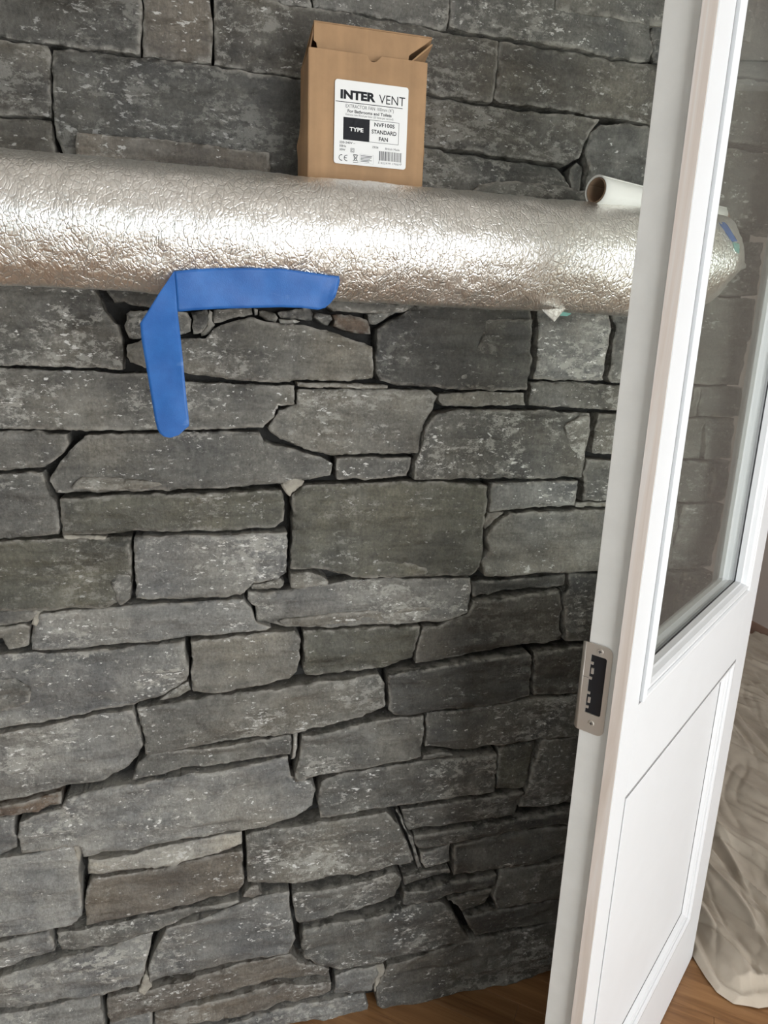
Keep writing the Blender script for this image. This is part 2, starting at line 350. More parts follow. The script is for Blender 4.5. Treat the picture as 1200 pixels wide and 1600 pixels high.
def stone_world(P, tint='g', proud=0.0, step=0.0048, rough=1.0, terr=1.0, mat=None, name='stone'):
    global NST; NST += 1
    sd = NST * 13
    P = resample(np.array(P, float), step)
    wx = 0.0016 * vnoise(P[:, 0] * 70, P[:, 1] * 70, 0, 5) + 0.0011 * vnoise(P[:, 0] * 210, P[:, 1] * 210, 0, 6)
    wz = 0.0019 * vnoise(P[:, 0] * 55, P[:, 1] * 70, 0, 8) + 0.0011 * vnoise(P[:, 0] * 210, P[:, 1] * 210, 0, 9)
    P = P + np.stack([wx, wz], 1)
    P[:, 1] = np.maximum(P[:, 1], 0.0)
    P = P[np.hypot(*(P - np.roll(P, 1, 0)).T) > 5e-4]
    tg = np.roll(P, -1, 0) - np.roll(P, 1, 0); tg = tg / (np.hypot(*tg.T)[:, None] + 1e-9)
    ar = np.sum(P[:, 0] * np.roll(P[:, 1], -1) - np.roll(P[:, 0], -1) * P[:, 1])
    P = P + np.stack([tg[:, 1], -tg[:, 0]], 1) * (0.0009 if ar > 0 else -0.0009)
    x0, z0 = P.min(0); x1, z1 = P.max(0)
    gx, gz = np.meshgrid(np.arange(x0, x1, step), np.arange(z0, z1, step)); G = np.stack([gx.ravel(), gz.ravel()], 1)
    G += rng.uniform(-0.3, 0.3, G.shape) * step
    if len(G): G = G[inside(P, G)]
    if len(G): G = G[edge_dist(P, G) > step * 0.45]
    # a ring just inside the rim for the worn arris
    A = np.vstack([P, G]) if len(G) else P
    n = len(P)
    vs, es, fs, *_ = delaunay_2d_cdt([Vector(p) for p in A], [(i, (i + 1) % n) for i in range(n)], [list(range(n))], 1, 1e-6)
    V = np.array([(v.x, v.y) for v in vs]); ed = edge_dist(P, V)
    X, Z = V[:, 0], V[:, 1]
    c = V.mean(0); sx, sz = rng.uniform(-0.018, 0.018), rng.uniform(-0.03, 0.03)
    h = proud + (X - c[0]) * sx + (Z - c[1]) * sz
    h = h + rough * (0.0075 * fbm(X * 9, Z * 22, sd, 1, 3) + 0.0032 * fbm(X * 42, Z * 60, sd, 2, 3))
    # split layers: terraces running along the bedding
    q = fbm(X * 5 + 3, Z * 30, sd, 4, 3) * 2.2; fl = np.floor(q * 2.0); fr_ = q * 2.0 - fl
    stepf = fl + np.clip((fr_ - 0.86) / 0.14, 0, 1)
    h = h + terr * 0.0026 * stepf
    # chipped patches that drop near the rim
    rr = 0.0036 + 0.0028 * vnoise(X * 30, Z * 30, sd, 11)
    e = np.clip(ed / np.maximum(rr, 0.002), 0, 1)
    h = h - 0.0032 * (1 - e) ** 2
    ch = np.clip(vnoise(X * 16, Z * 16, sd, 12) - 0.35, 0, 1) * np.clip(1 - ed / 0.02, 0, 1)
    h = h - 0.012 * ch
    back = 0.047
    verts = [(x, -y, z) for x, y, z in zip(X, h, Z)]
    # boundary edges
    from collections import Counter
    cnt = Counter(); faces = [tuple(f) for f in fs]
    for f in faces:
        for i in range(len(f)):
            a, b = f[i], f[(i + 1) % len(f)]; cnt[(min(a, b), max(a, b))] += 1
    bidx = {}
    def bk(i):
        if i not in bidx:
            bidx[i] = len(verts); verts.append((X[i], back, Z[i]))
        return bidx[i]
    front = []
    side = []
    for f in faces:
        a, b, c3 = (V[f[0]], V[f[1]], V[f[2]])
        ccw = (b[0] - a[0]) * (c3[1] - a[1]) - (b[1] - a[1]) * (c3[0] - a[0]) > 0
        ff = f if ccw else tuple(reversed(f)); front.append(ff)
        for i in range(len(ff)):
            u, v_ = ff[i], ff[(i + 1) % len(ff)]
            if cnt[(min(u, v_), max(u, v_))] == 1: side.append((v_, u, bk(u), bk(v_)))
    cx_, cz_ = (x0 + x1) / 2, (z0 + z1) / 2
    verts = [(a - cx_, b, c_ - cz_) for a, b, c_ in verts]
    me = bpy.data.meshes.new(name); me.from_pydata(verts, [], front + side); me.update()
    me.polygons.foreach_set('use_smooth', [True] * len(front) + [False] * len(side))
    at = me.attributes.new('rim', 'FLOAT', 'POINT')
    rim = np.zeros(len(verts)); rim[:len(ed)] = np.clip(1 - ed / 0.0055, 0, 1)
    at.data.foreach_set('value', rim.astype(np.float32))
    o = link(name, me, mat or STONE, wall); o.location = (cx_, 0, cz_)
    t = TINT[tint]; k = rng.uniform(0.9, 1.12); o.color = (t[0] * k, t[1] * k, t[2] * k, SCUFF[tint] * rng.uniform(0.75, 1.2))
    return o
def S(pts, tint='g', proud=0.0, **kw):
    W = [on_wall(*p)[[0, 2]] for p in pts]; return stone_world(W, tint, proud, **kw)

#STONES#
STONES = [
 # above the mantel
 ([(-70,-70),(221,-70),(219,40),(216,81),(160,76),(100,68),(40,60),(-70,46)],'d',0),
 ([(224,-70),(326,-70),(328,0),(332,60),(329,98),(280,92),(221,84),(223,50)],'b',-.002),
 ([(335,-30),(417,-3),(442,5),(500,14),(530,19),(600,34),(695,50),(750,57),(779,63),(776,110),(770,158),(720,152),(668,145),(475,121),(400,109),(336,99)],'k',.002),
 ([(415,-70),(486,-70),(487,9),(445,1),(417,-7)],'g',-.004),
 ([(490,-70),(702,-70),(703,0),(698,45),(660,41),(600,27),(530,13),(492,8)],'g',.003),
 ([(707,-70),(1029,-70),(1027,10),(1017,38),(1020,70),(1018,95),(960,88),(900,77),(840,66),(800,60),(755,51),(703,42)],'g',.002),
 ([(1033,-70),(1150,-70),(1150,113),(1025,97),(1024,45),(1032,10)],'g',-.006),
 ([(782,67),(830,72),(900,83),(960,93),(1018,101),(1100,115),(1100,208),(1010,190),(960,183),(900,173),(830,162),(784,158),(775,152)],'k',0),
 ([(84,78),(140,78),(217,88),(333,104),(475,126),(560,137),(556,300),(480,320),(300,310),(100,310),(99,240),(87,206),(83,167),(84,100)],'d',-.002),
 ([(121,211),(175,214),(233,221),(267,222),(354,235),(417,243),(423,275),(423,330),(121,300)],'b',.012),
 ([(-70,58),(0,64),(54,69),(75,75),(79,90),(77,150),(78,181),(54,180),(0,178),(-70,175)],'k',0),
 ([(-70,182),(0,184),(50,185),(77,188),(81,215),(85,238),(86,330),(-70,310)],'k',.003),
 ([(560,133),(668,149),(770,164),(800,170),(875,179),(936,187),(920,210),(906,245),(886,257),(850,249),(800,244),(770,241),(750,234),(660,226),(560,212)],'k',-.001),
 ([(560,216),(660,230),(750,240),(770,247),(850,253),(880,259),(888,274),(893,299),(893,360),(560,340)],'g',-.004),
 ([(730,302),(745,294),(770,287),(800,286),(835,290),(860,293),(895,300),(925,303),(935,314),(935,348),(730,335)],'g',.016),
 ([(896,262),(908,251),(914,258),(913,275),(909,297),(899,298),(895,275)],'d',-.010),
 ([(925,208),(940,196),(975,195),(1010,200),(1018,208),(1110,226),(1100,345),(1000,330),(922,312),(917,282),(917,240)],'g',.001),
 ([(1156,-70),(1270,-70),(1264,132),(1154,116)],'g',-.002),
 ([(1105,117),(1150,122),(1263,139),(1253,233),(1105,210)],'g',0),
 ([(1115,229),(1252,245),(1236,368),(1106,345)],'g',0),
 # below
 ([(-70,430),(140,430),(148,455),(164,486),(184,514),(190,540),(191,576),(125,574),(60,571),(-70,568)],'g',.004),
 ([(162,430),(290,430),(250,470),(235,478),(205,475),(192,468),(178,470),(167,455)],'d',-.008),
 ([(196,490),(204,485),(240,484),(262,486),(262,525),(222,529),(202,529),(197,520)],'g',-.001),
 ([(272,486),(292,488),(296,500),(297,518),(286,522),(272,527)],'p',-.005),
 ([(300,487),(325,483),(325,500),(321,512),(315,520),(303,522),(301,500)],'d',-.004),
 ([(328,484),(332,487),(331,503),(335,508),(326,521),(316,526),(315,522),(324,512)],'p',-.002),
 ([(336,485),(394,481),(393,492),(365,496),(345,501),(336,504),(334,495)],'g',-.002),
 ([(398,483),(403,484),(402,493),(398,493)],'p',-.003),
 ([(406,487),(429,490),(432,497),(430,504),(415,499),(406,494)],'d',-.008),
 ([(434,487),(485,483),(490,491),(487,501),(460,497),(438,495)],'g',-.003),
 ([(435,499),(460,500),(469,503),(455,507),(437,505)],'p',-.001),
 ([(505,472),(520,468),(650,478),(632,486),(576,489),(522,486)],'g',-.001),
 ([(496,490),(517,492),(520,498),(515,507),(501,501),(492,497)],'d',-.006),
 ([(522,492),(548,493),(572,498),(576,511),(579,523),(560,520),(540,516),(522,509),(525,500)],'r',-.001),
 ([(578,491),(620,488),(600,500),(589,506),(579,505)],'g',-.005),
 ([(201,540),(224,531),(287,531),(321,530),(334,515),(355,504),(392,497),(433,507),(471,509),(509,517),(542,529),(581,541),(581,591),(542,595),(480,593),(437,597),(390,594),(354,591),(310,585),(270,579),(227,574),(203,566),(198,555)],'p',.004),
 ([(590,514),(625,495),(650,478),(740,478),(831,485),(832,520),(829,560),(822,608),(772,610),(690,606),(617,601),(595,593),(588,580),(591,540)],'d',.002),
 ([(842,485),(950,487),(956,512),(949,550),(943,594),(890,594),(835,592),(839,560),(842,520)],'s',.003),
 ([(963,492),(1076,480),(1078,598),(960,599),(954,590),(961,560),(967,520)],'g',-.012),
 ([(1083,464),(1184,468),(1163,602),(1085,600)],'g',0),
 ([(1101,378),(1198,380),(1186,461),(1100,459)],'g',0),
 ([(831,598),(900,598),(963,604),(1075,606),(1069,645),(960,640),(900,637),(828,632)],'g',-.001),
 ([(-70,573),(83,580),(194,584),(230,584),(292,598),(354,601),(420,602),(460,604),(460,632),(435,634),(427,652),(411,668),(354,669),(250,671),(150,672),(83,670),(-70,669)],'g',0),
 ([(466,599),(540,600),(604,603),(603,607),(540,606),(467,604)],'p',.004),
 ([(468,610),(560,610),(630,610),(672,611),(683,618),(677,635),(667,655),(658,678),(655,706),(600,709),(513,710),(480,702),(455,693),(438,686),(420,670),(429,655),(437,643),(450,638),(465,635)],'p',.002),
 ([(688,616),(750,613),(821,616),(821,632),(770,634),(713,636),(694,633),(687,625)],'p',-.002),
 ([(683,645),(713,642),(772,642),(850,643),(921,646),(923,660),(916,695),(908,745),(855,746),(747,748),(690,749),(648,748),(649,722),(660,692),(665,668)],'g',.004),
 ([(936,647),(1000,647),(1068,650),(1061,711),(1000,711),(928,708),(929,680)],'g',0),
 ([(919,718),(990,726),(1055,722),(1050,782),(915,783),(914,750)],'g',-.004),
 ([(905,787),(1050,788),(1048,794),(903,793)],'p',-.004),
 ([(769,757),(830,754),(904,752),(902,775),(899,790),(842,794),(790,797),(767,800),(767,778)],'s',.001),
 ([(797,804),(860,800),(935,797),(1046,798),(1031,890),(960,890),(855,895),(790,900),(761,902),(756,880),(766,862),(763,835),(775,820)],'p',.002),
 ([(766,804),(791,803),(774,816),(761,829),(758,822)],'b',-.004),
 ([(-70,674),(60,675),(104,679),(107,695),(94,712),(81,722),(65,732),(0,735),(-70,735)],'g',-.001),
 ([(134,680),(250,677),(330,676),(407,676),(411,691),(442,699),(500,714),(520,727),(516,744),(480,749),(442,755),(370,761),(292,763),(180,767),(89,769),(77,752),(87,730),(111,705)],'g',.003),
 ([(527,717),(585,716),(643,715),(642,730),(636,744),(580,749),(527,748)],'g',-.002),
 ([(456,776),(478,761),(560,758),(640,754),(700,754),(761,761),(758,800),(755,830),(756,868),(749,885),(735,899),(660,901),(600,901),(551,901),(525,893),(490,887),(455,889),(457,850),(459,800)],'o',.003),
 ([(95,779),(200,774),(320,772),(440,766),(444,790),(444,815),(430,826),(292,829),(180,833),(98,836)],'o',.002),
 ([(-70,741),(0,743),(64,740),(71,762),(86,785),(90,815),(91,836),(42,840),(0,842),(-70,844)],'g',0),
 ([(-70,849),(0,848),(60,845),(130,843),(203,841),(204,885),(204,931),(165,947),(90,950),(0,952),(-70,954)],'o',.002),
 ([(210,841),(300,836),(380,834),(448,832),(447,870),(446,894),(435,905),(395,913),(375,929),(300,934),(214,937),(211,900)],'s',.003),
 ([(393,917),(440,909),(446,912),(440,921),(405,923),(394,922)],'p',-.004),
 ([(455,897),(480,894),(505,901),(513,907),(511,913),(470,918),(455,916)],'p',.003),
 ([(389,927),(405,929),(440,926),(480,919),(515,915),(545,909),(600,907),(736,905),(736,940),(733,958),(700,969),(640,974),(560,979),(480,984),(440,981),(403,975),(399,950),(389,938)],'s',-.001),
 ([(742,914),(800,909),(888,903),(885,917),(830,925),(772,932),(743,935)],'d',-.008),
 ([(743,942),(760,941),(815,934),(877,926),(880,950),(877,975),(879,1002),(850,1006),(813,1010),(760,1018),(715,1028),(649,1036),(655,1005),(661,980),(690,980),(705,971),(734,962)],'k',0),
 ([(894,901),(960,897),(1028,894),(1011,998),(930,1001),(885,1003),(885,970),(884,940),(892,920)],'g',-.006),
 ([(-70,958),(0,957),(61,956),(55,963),(48,971),(0,976),(-70,979)],'g',-.004),
 ([(-20,983),(0,981),(38,975),(45,981),(43,1011),(12,1017),(3,1000),(-20,1000)],'p',.002),
 ([(66,959),(100,955),(140,954),(208,946),(290,942),(380,936),(391,950),(400,975),(424,980),(415,985),(350,991),(292,996),(200,1005),(104,1015),(52,1016),(48,1000),(53,975)],'s',.001),
 ([(-70,1027),(12,1023),(104,1021),(200,1012),(287,1004),(289,1020),(294,1045),(292,1063),(270,1075),(246,1090),(208,1103),(150,1111),(83,1125),(0,1137),(-70,1147)],'s',.003),
 ([(298,1006),(360,998),(420,991),(461,989),(469,1000),(467,1030),(462,1048),(452,1059),(400,1070),(340,1082),(301,1082),(299,1050),(301,1030)],'p',.001),
 ([(251,1095),(270,1081),(293,1069),(296,1084),(280,1091)],'g',-.004),
 ([(476,990),(540,985),(600,981),(655,980),(651,1005),(645,1033),(600,1045),(540,1053),(483,1059),(475,1050),(477,1020)],'o',-.001),
 ([(606,1055),(650,1045),(720,1035),(780,1027),(827,1021),(831,1035),(830,1070),(828,1089),(770,1103),(700,1109),(640,1119),(620,1119),(608,1108),(609,1080)],'d',.003),
 ([(837,1021),(905,1014),(1005,1005),(990,1070),(900,1083),(837,1089),(839,1050)],'k',-.003),
 ([(212,1111),(292,1097),(417,1080),(500,1068),(592,1056),(601,1070),(601,1104),(565,1121),(500,1135),(458,1145),(400,1155),(333,1165),(229,1179),(227,1155),(221,1135)],'g',.002),
 ([(-70,1155),(0,1145),(83,1133),(150,1119),(206,1111),(214,1135),(222,1165),(214,1183),(194,1203),(158,1221),(83,1235),(40,1247),(0,1252),(-70,1261)],'s',0),
 ([(230,1185),(317,1172),(400,1161),(454,1151),(455,1168),(452,1181),(375,1192),(300,1203),(208,1219),(213,1203)],'g',-.002),
 ([(460,1152),(465,1151),(464,1175),(461,1189),(458,1190)],'w',-.004),
 ([(472,1151),(520,1142),(570,1132),(605,1124),(640,1123),(663,1122),(662,1150),(657,1181),(620,1189),(560,1200),(500,1211),(461,1219),(463,1200),(469,1180)],'g',.003),
 ([(670,1120),(740,1110),(830,1097),(900,1089),(988,1076),(974,1145),(895,1153),(838,1157),(780,1165),(755,1167),(730,1175),(700,1171),(666,1169),(668,1145)],'g',-.002),
 ([(662,1180),(700,1176),(710,1182),(690,1186),(662,1189)],'g',.001),
 ([(501,1223),(512,1218),(575,1206),(640,1195),(708,1187),(775,1177),(773,1209),(771,1235),(700,1249),(620,1260),(575,1267),(500,1277),(498,1250)],'g',.003),
 ([(782,1171),(838,1161),(839,1175),(832,1195),(825,1215),(819,1232),(777,1236),(779,1205)],'o',.001),
 ([(851,1158),(900,1157),(972,1149),(955,1247),(885,1257),(845,1263),(814,1265),(823,1235),(836,1200)],'g',0),
 ([(630,1270),(700,1256),(770,1244),(817,1238),(811,1258),(805,1275),(717,1288),(670,1296),(642,1302),(634,1290)],'g',.001),
 ([(649,1309),(717,1297),(806,1281),(884,1266),(952,1254),(945,1280),(880,1285),(800,1299),(717,1316),(680,1326),(655,1329),(649,1318)],'d',.004),
 ([(659,1336),(680,1331),(705,1323),(705,1350),(690,1355),(667,1360),(661,1350)],'s',-.004),
 ([(712,1323),(760,1314),(820,1301),(880,1291),(944,1284),(930,1334),(875,1342),(800,1354),(760,1361),(711,1370),(710,1350)],'g',0),
 ([(631,1373),(665,1367),(702,1359),(704,1370),(670,1381),(635,1389)],'g',-.004),
 ([(633,1397),(700,1383),(775,1368),(773,1383),(700,1400),(631,1416)],'d',.004),
 ([(701,1406),(740,1397),(769,1389),(767,1405),(761,1419),(725,1429),(713,1415)],'g',-.001),
 ([(785,1363),(875,1347),(930,1339),(915,1397),(869,1404),(777,1419),(771,1400),(779,1380)],'g',.001),
 ([(726,1434),(780,1425),(867,1409),(914,1402),(905,1434),(862,1442),(783,1456),(743,1463),(733,1448)],'d',-.002),
 ([(-70,1273),(0,1261),(50,1251),(93,1243),(97,1258),(60,1267),(0,1274),(-70,1285)],'r',.002),
 ([(-70,1291),(0,1281),(19,1281),(23,1310),(25,1328),(0,1339),(-70,1354)],'s',0),
 ([(31,1286),(60,1273),(98,1263),(105,1246),(160,1233),(208,1225),(333,1207),(400,1197),(450,1188),(454,1218),(484,1220),(492,1233),(488,1259),(460,1277),(400,1295),(340,1305),(292,1310),(221,1325),(131,1337),(125,1320),(62,1329),(35,1330),(29,1305)],'q',.005),
 ([(136,1348),(200,1339),(260,1326),(320,1314),(377,1305),(377,1325),(320,1340),(267,1351),(187,1361),(139,1367)],'w',-.002),
 ([(143,1374),(200,1367),(250,1361),(320,1347),(378,1334),(380,1378),(373,1393),(292,1412),(208,1430),(136,1446),(133,1420),(135,1395)],'b',.002),
 ([(-70,1356),(0,1346),(60,1334),(111,1323),(121,1345),(126,1390),(127,1430),(111,1445),(50,1455),(0,1464),(-70,1475)],'q',.003),
 ([(385,1311),(404,1302),(470,1291),(533,1281),(604,1271),(619,1285),(635,1315),(645,1345),(620,1352),(580,1361),(533,1373),(480,1383),(440,1382),(387,1380),(387,1345)],'p',.003),
 ([(621,1269),(628,1280),(639,1308),(646,1312),(652,1335),(661,1359),(656,1361),(646,1325)],'g',-.009),
 ([(458,1399),(533,1387),(580,1375),(617,1364),(628,1375),(627,1394),(617,1406),(575,1417),(512,1431),(466,1444),(461,1425)],'g',0),
 ([(261,1450),(330,1428),(380,1413),(415,1401),(451,1394),(454,1425),(460,1465),(451,1487),(400,1495),(354,1505),(290,1522),(235,1535),(232,1515),(246,1480)],'s',.003),
 ([(89,1462),(133,1453),(208,1438),(292,1420),(371,1402),(374,1406),(320,1423),(255,1446),(187,1471),(97,1488),(91,1475)],'g',.002),
 ([(379,1401),(392,1388),(401,1387),(409,1399),(395,1405)],'b',-.003),
 ([(-70,1484),(0,1472),(76,1457),(83,1475),(85,1489),(0,1519),(-70,1537)],'q',0),
 ([(-70,1545),(0,1527),(92,1501),(170,1483),(239,1458),(231,1490),(225,1515),(217,1539),(162,1553),(80,1567),(0,1583),(-70,1599)],'q',.003),
 ([(-70,1610),(0,1591),(80,1576),(154,1562),(161,1590),(166,1640),(168,1700),(-70,1760)],'q',0),
 ([(167,1564),(250,1547),(354,1520),(420,1501),(455,1496),(470,1511),(514,1523),(516,1532),(430,1536),(330,1561),(237,1583),(175,1597),(169,1585)],'b',.001),
 ([(241,1591),(330,1569),(425,1545),(517,1537),(517,1555),(450,1571),(380,1587),(300,1603),(243,1612)],'b',-.002),
 ([(171,1601),(236,1587),(241,1640),(172,1665)],'s',-.002),
 ([(474,1453),(575,1433),(640,1419),(687,1409),(699,1415),(713,1435),(719,1452),(731,1466),(690,1478),(658,1486),(600,1502),(530,1514),(500,1507),(476,1499),(471,1475)],'g',.003),
 ([(524,1526),(555,1518),(588,1511),(591,1522),(585,1538),(582,1549),(550,1554),(524,1557)],'s',0),
 ([(607,1512),(660,1492),(735,1471),(800,1461),(860,1450),(903,1442),(897,1520),(850,1545),(783,1555),(720,1565),(683,1575),(610,1584),(590,1570),(589,1545),(601,1525)],'g',.002),
 ([(241,1622),(320,1608),(400,1590),(460,1576),(530,1562),(569,1557),(576,1575),(573,1592),(500,1640),(400,1660),(240,1690)],'s',.002),
]
for P_, t_, pr_ in STONES: S(P_, t_, pr_)
# stones hidden behind the door, up to the corner of the chimney breast
rows = [(605,650),(654,716),(722,785),(790,892),(898,1000),(1006,1075),(1080,1150),(1156,1250),(1256,1335),(1340,1400),(1406,1440),(1446,1500)]
xr = lambda y: np.interp(y, [600,800,900,1000,1070,1150,1250,1340,1440,1520], [1085,1056,1035,1017,996,980,962,938,911,902])
xc = lambda y: 1185 - 0.16 * (y - 470)
for i, (ya, yb) in enumerate(rows):
    def sl(x, y, x0): return y + (690 - y) / (5000 - x0) * (x - x0)
    a0, a1, b0, b1 = xr(ya), xr(yb), xc(ya) - 2, xc(yb) - 2
    m0, m1 = a0 + (b0 - a0) * (0.4 + 0.25 * (i % 3 - 1)), a1 + (b1 - a1) * (0.4 + 0.25 * (i % 3 - 1))
    S([(a0, ya), (m0 - 2, sl(m0, ya, a0)), (m1 - 2, sl(m1, yb, a1)), (a1, yb)], 'g', 0, step=0.008)
    S([(m0 + 2, sl(m0, ya, a0)), (b0, sl(b0, ya, a0)), (b1, sl(b1, yb, a1)), (m1 + 2, sl(m1, yb, a1))], 'g', 0, step=0.008)
# raised flakes and split layers on some faces
for P_, t_, pr_ in [
 ([(186,897),(203,900),(205,932),(190,944),(182,935),(183,925),(173,910)],'g',.0062),
 ([(757,500),(753,535),(738,551),(742,567),(718,588),(719,604),(768,606),(818,604),(826,560),(829,500)],'d',.0062),
 ([(604,1328),(630,1318),(639,1338),(641,1346),(620,1349),(608,1344)],'g',.0070),
 ([(-70,1065),(0,1059),(25,1059),(47,1072),(46,1098),(0,1110),(-70,1118)],'g',.0072),
 ([(436,972),(480,965),(600,953),(690,948),(700,966),(640,971),(560,976),(480,981),(442,978)],'p',.0035),
 ([(556,887),(590,878),(640,879),(665,888),(670,898),(600,898),(556,898)],'o',.0070),
 ([(112,760),(130,745),(200,748),(260,755),(250,760),(150,764)],'p',.0065),
 ([(880,665),(905,650),(919,650),(914,690),(908,722),(890,700)],'p',.0075)]:
    S(P_, t_, pr_, name='stone_flake')
# the wall goes on to the left of the view and above it
frng = random.Random(5)
for ya, yb in [(-70,46),(58,175),(182,310),(315,425),(430,568),(573,669),(674,735),(741,844),(849,954),(958,1022),(1027,1147),(1155,1261),(1273,1285),(1291,1354),(1356,1475),(1484,1537),(1545,1599),(1610,1740)]:
    pa, pb = on_wall(-74, ya), on_wall(-74, yb); za, zb = pa[2], max(pb[2], 0.0); xa = pa[0]; xb = pb[0]
    while xa > -0.86:
        wq = frng.uniform(0.16, 0.34); na = max(xa - wq, -0.885); nb = max(xb - wq, -0.885)
        if na < -0.80: na = nb = -0.885
        stone_world([(xa, za), (xb, zb), (nb, zb), (na, za)], frng.choice('gskog'), 0, step=0.012)
        xa, xb = na - 0.004, nb - 0.004
ztop = on_wall(300, -74)[2]; zt = ztop + 0.004
while zt < RZ - 0.03:
    zn = min(zt + frng.uniform(0.09, 0.16), RZ - 0.002); xa = -0.885
    while xa < XC - 0.01:
        nx_ = min(xa + frng.uniform(0.2, 0.4), XC - 0.002)
        if nx_ > XC - 0.08: nx_ = XC - 0.002
        off = lambda x: 0.0
        stone_world([(xa, zt), (nx_, zt), (nx_, zn), (xa, zn)], frng.choice('gkdg'), 0, step=0.014); xa = nx_ + 0.004
    zt = zn + 0.004
# mortar smears
def mort(pts, y=0.0): S(pts, 'p', y, mat=PALE_MORTAR, name='mortar_smear', step=0.003, terr=0)
mort([(441,757),(452,745),(466,748),(476,752),(470,760),(456,768),(452,775),(446,768)], 0.0)
mort([(98,839),(130,838),(165,839),(163,845),(120,846),(100,843)], -.003)
mort([(50,955),(66,955),(62,968),(56,980),(50,976),(52,965)], -.003)
mort([(219,1545),(226,1524),(235,1530),(236,1543),(226,1556),(217,1552)], .0)
mort([(113,1322),(122,1320),(126,1338),(122,1352),(115,1335)], -.004)
mort([(587,1512),(599,1509),(602,1520),(594,1535),(587,1552),(588,1530)], -.003)

# ------------------------------------------------------------------ floor planks (diagonal)
fa = math.radians(-38); fd = np.array([math.cos(fa), math.sin(fa)]); fn = np.array([-fd[1], fd[0]])
PW, PL = 0.0835, 0.62
pm = {}
def plank_mesh(L):
    bm = bmesh.new(); add_box(bm, (0, 0, -0.008), (L - 0.0006, PW - 0.0006, 0.0), 0.0006, 1)
    me = bpy.data.meshes.new('plank'); bmesh.ops.recalc_face_normals(bm, faces=bm.faces[:]); bm.to_mesh(me); bm.free(); me.materials.append(FLOORW); return me
pme = plank_mesh(PL)
o0 = np.array([1.026, -0.122])
prng = random.Random(3)
for r_ in range(-16, 9):
    sh = prng.uniform(0, PL)
    for c_ in range(-4, 4):
        p = o0 + fn * PW * r_ + fd * (c_ * PL + sh); mid = p + fd * PL / 2 + fn * PW / 2
        if not (-0.75 < mid[0] < 2.1 and -1.25 < mid[1] < 0.3): continue
        if mid[1] > 0.18 and mid[0] < 1.1: continue
        o = bpy.data.objects.new('plank', pme); COL.objects.link(o); o.parent = floor
        o.location = (p[0], p[1], 0); o.rotation_euler = (0, 0, fa)

# ------------------------------------------------------------------ mantel shelf wrapped in foil
beam = box('timber_core', (-0.62, -0.175, 1.585), (0.735, -0.014, 1.684), TIMBER, bevel=0.004)
prof = [(-0.018, 1.578), (-0.10, 1.572), (-0.150, 1.566), (-0.170, 1.556), (-0.179, 1.5485), (-0.1885, 1.556), (-0.203, 1.573), (-0.217, 1.597), (-0.226, 1.624), (-0.225, 1.652), (-0.211, 1.683),
        (-0.186, 1.705), (-0.158, 1.7145), (-0.138, 1.711), (-0.127, 1.700), (-0.118, 1.6915), (-0.07, 1.690), (-0.014, 1.690)]
pr = np.array(prof)
dd = np.concatenate([[0], np.cumsum(np.hypot(*np.diff(pr, axis=0).T))])
NP_ = 110; ss = np.linspace(0, dd[-1], NP_)
def cr(t, k):   # smooth interpolation of the profile (Catmull-Rom through the points)
    i = np.clip(np.searchsorted(dd, t) - 1, 0, len(dd) - 2); u = (t - dd[i]) / (dd[i + 1] - dd[i])
    p0, p1, p2, p3 = pr[np.maximum(i - 1, 0), k], pr[i, k], pr[i + 1, k], pr[np.minimum(i + 2, len(dd) - 1), k]
    return 0.5 * (2 * p1 + (p2 - p0) * u + (2 * p0 - 5 * p1 + 4 * p2 - p3) * u ** 2 + (3 * p1 - p0 - 3 * p2 + p3) * u ** 3)
py_, pz_ = cr(ss, 0), cr(ss, 1)
tyy, tzz = np.gradient(py_), np.gradient(pz_); tl = np.hypot(tyy, tzz); ny, nz_ = -(-tzz / tl), -(tyy / tl)
ny, nz_ = -tzz / tl, tyy / tl     # outward
XL, XRr = -0.66, 0.847
NX = 420; xx = np.linspace(XL, XRr, NX)
vs = []
cyy, czz = -0.13, 1.655
for i, x in enumerate(xx):
    e = max(0.0, (x - 0.80) / (XRr - 0.80)); sh = 1 - 0.30 * e ** 2.2
    lift = np.clip((x - 0.74) / 0.13, 0, 1) ** 1.3
    f = ss * 1.0
    A = 0.0022 * fbm(x * 14 + f * 0, f * 30, 0, 3, 3) + 0.0011 * fbm(x * 60 + 0 * f, f * 45, 0, 5, 3) + 0.0006 * vnoise(x * 170 + 0 * f, f * 90, 0, 9)
    A = A + e * 0.010 * fbm(x * 40 + 0 * f, f * 40, 0, 31, 3)
    A = A * np.clip(np.minimum((dd[-1] - ss) / 0.10, 1), 0.15, 1)
    y = py_ + A * ny; z = pz_ + A * nz_
    bot = np.clip((1.64 - z) / 0.09, 0, 1); z = z + lift * bot * 0.062; 
    y = cyy + (y - cyy) * sh; z = czz + (z - czz) * (sh if e > 0 else 1)
    y = np.minimum(y, -0.012)
    z = np.where((py_ > -0.119) & (pz_ > 1.68), np.minimum(z, 1.6915), z)
    vs += [(x, y[j], z[j]) for j in range(NP_)]
fs = [(i * NP_ + j, i * NP_ + j + 1, (i + 1) * NP_ + j + 1, (i + 1) * NP_ + j) for i in range(NX - 1) for j in range(NP_ - 1)]
k0 = len(vs)
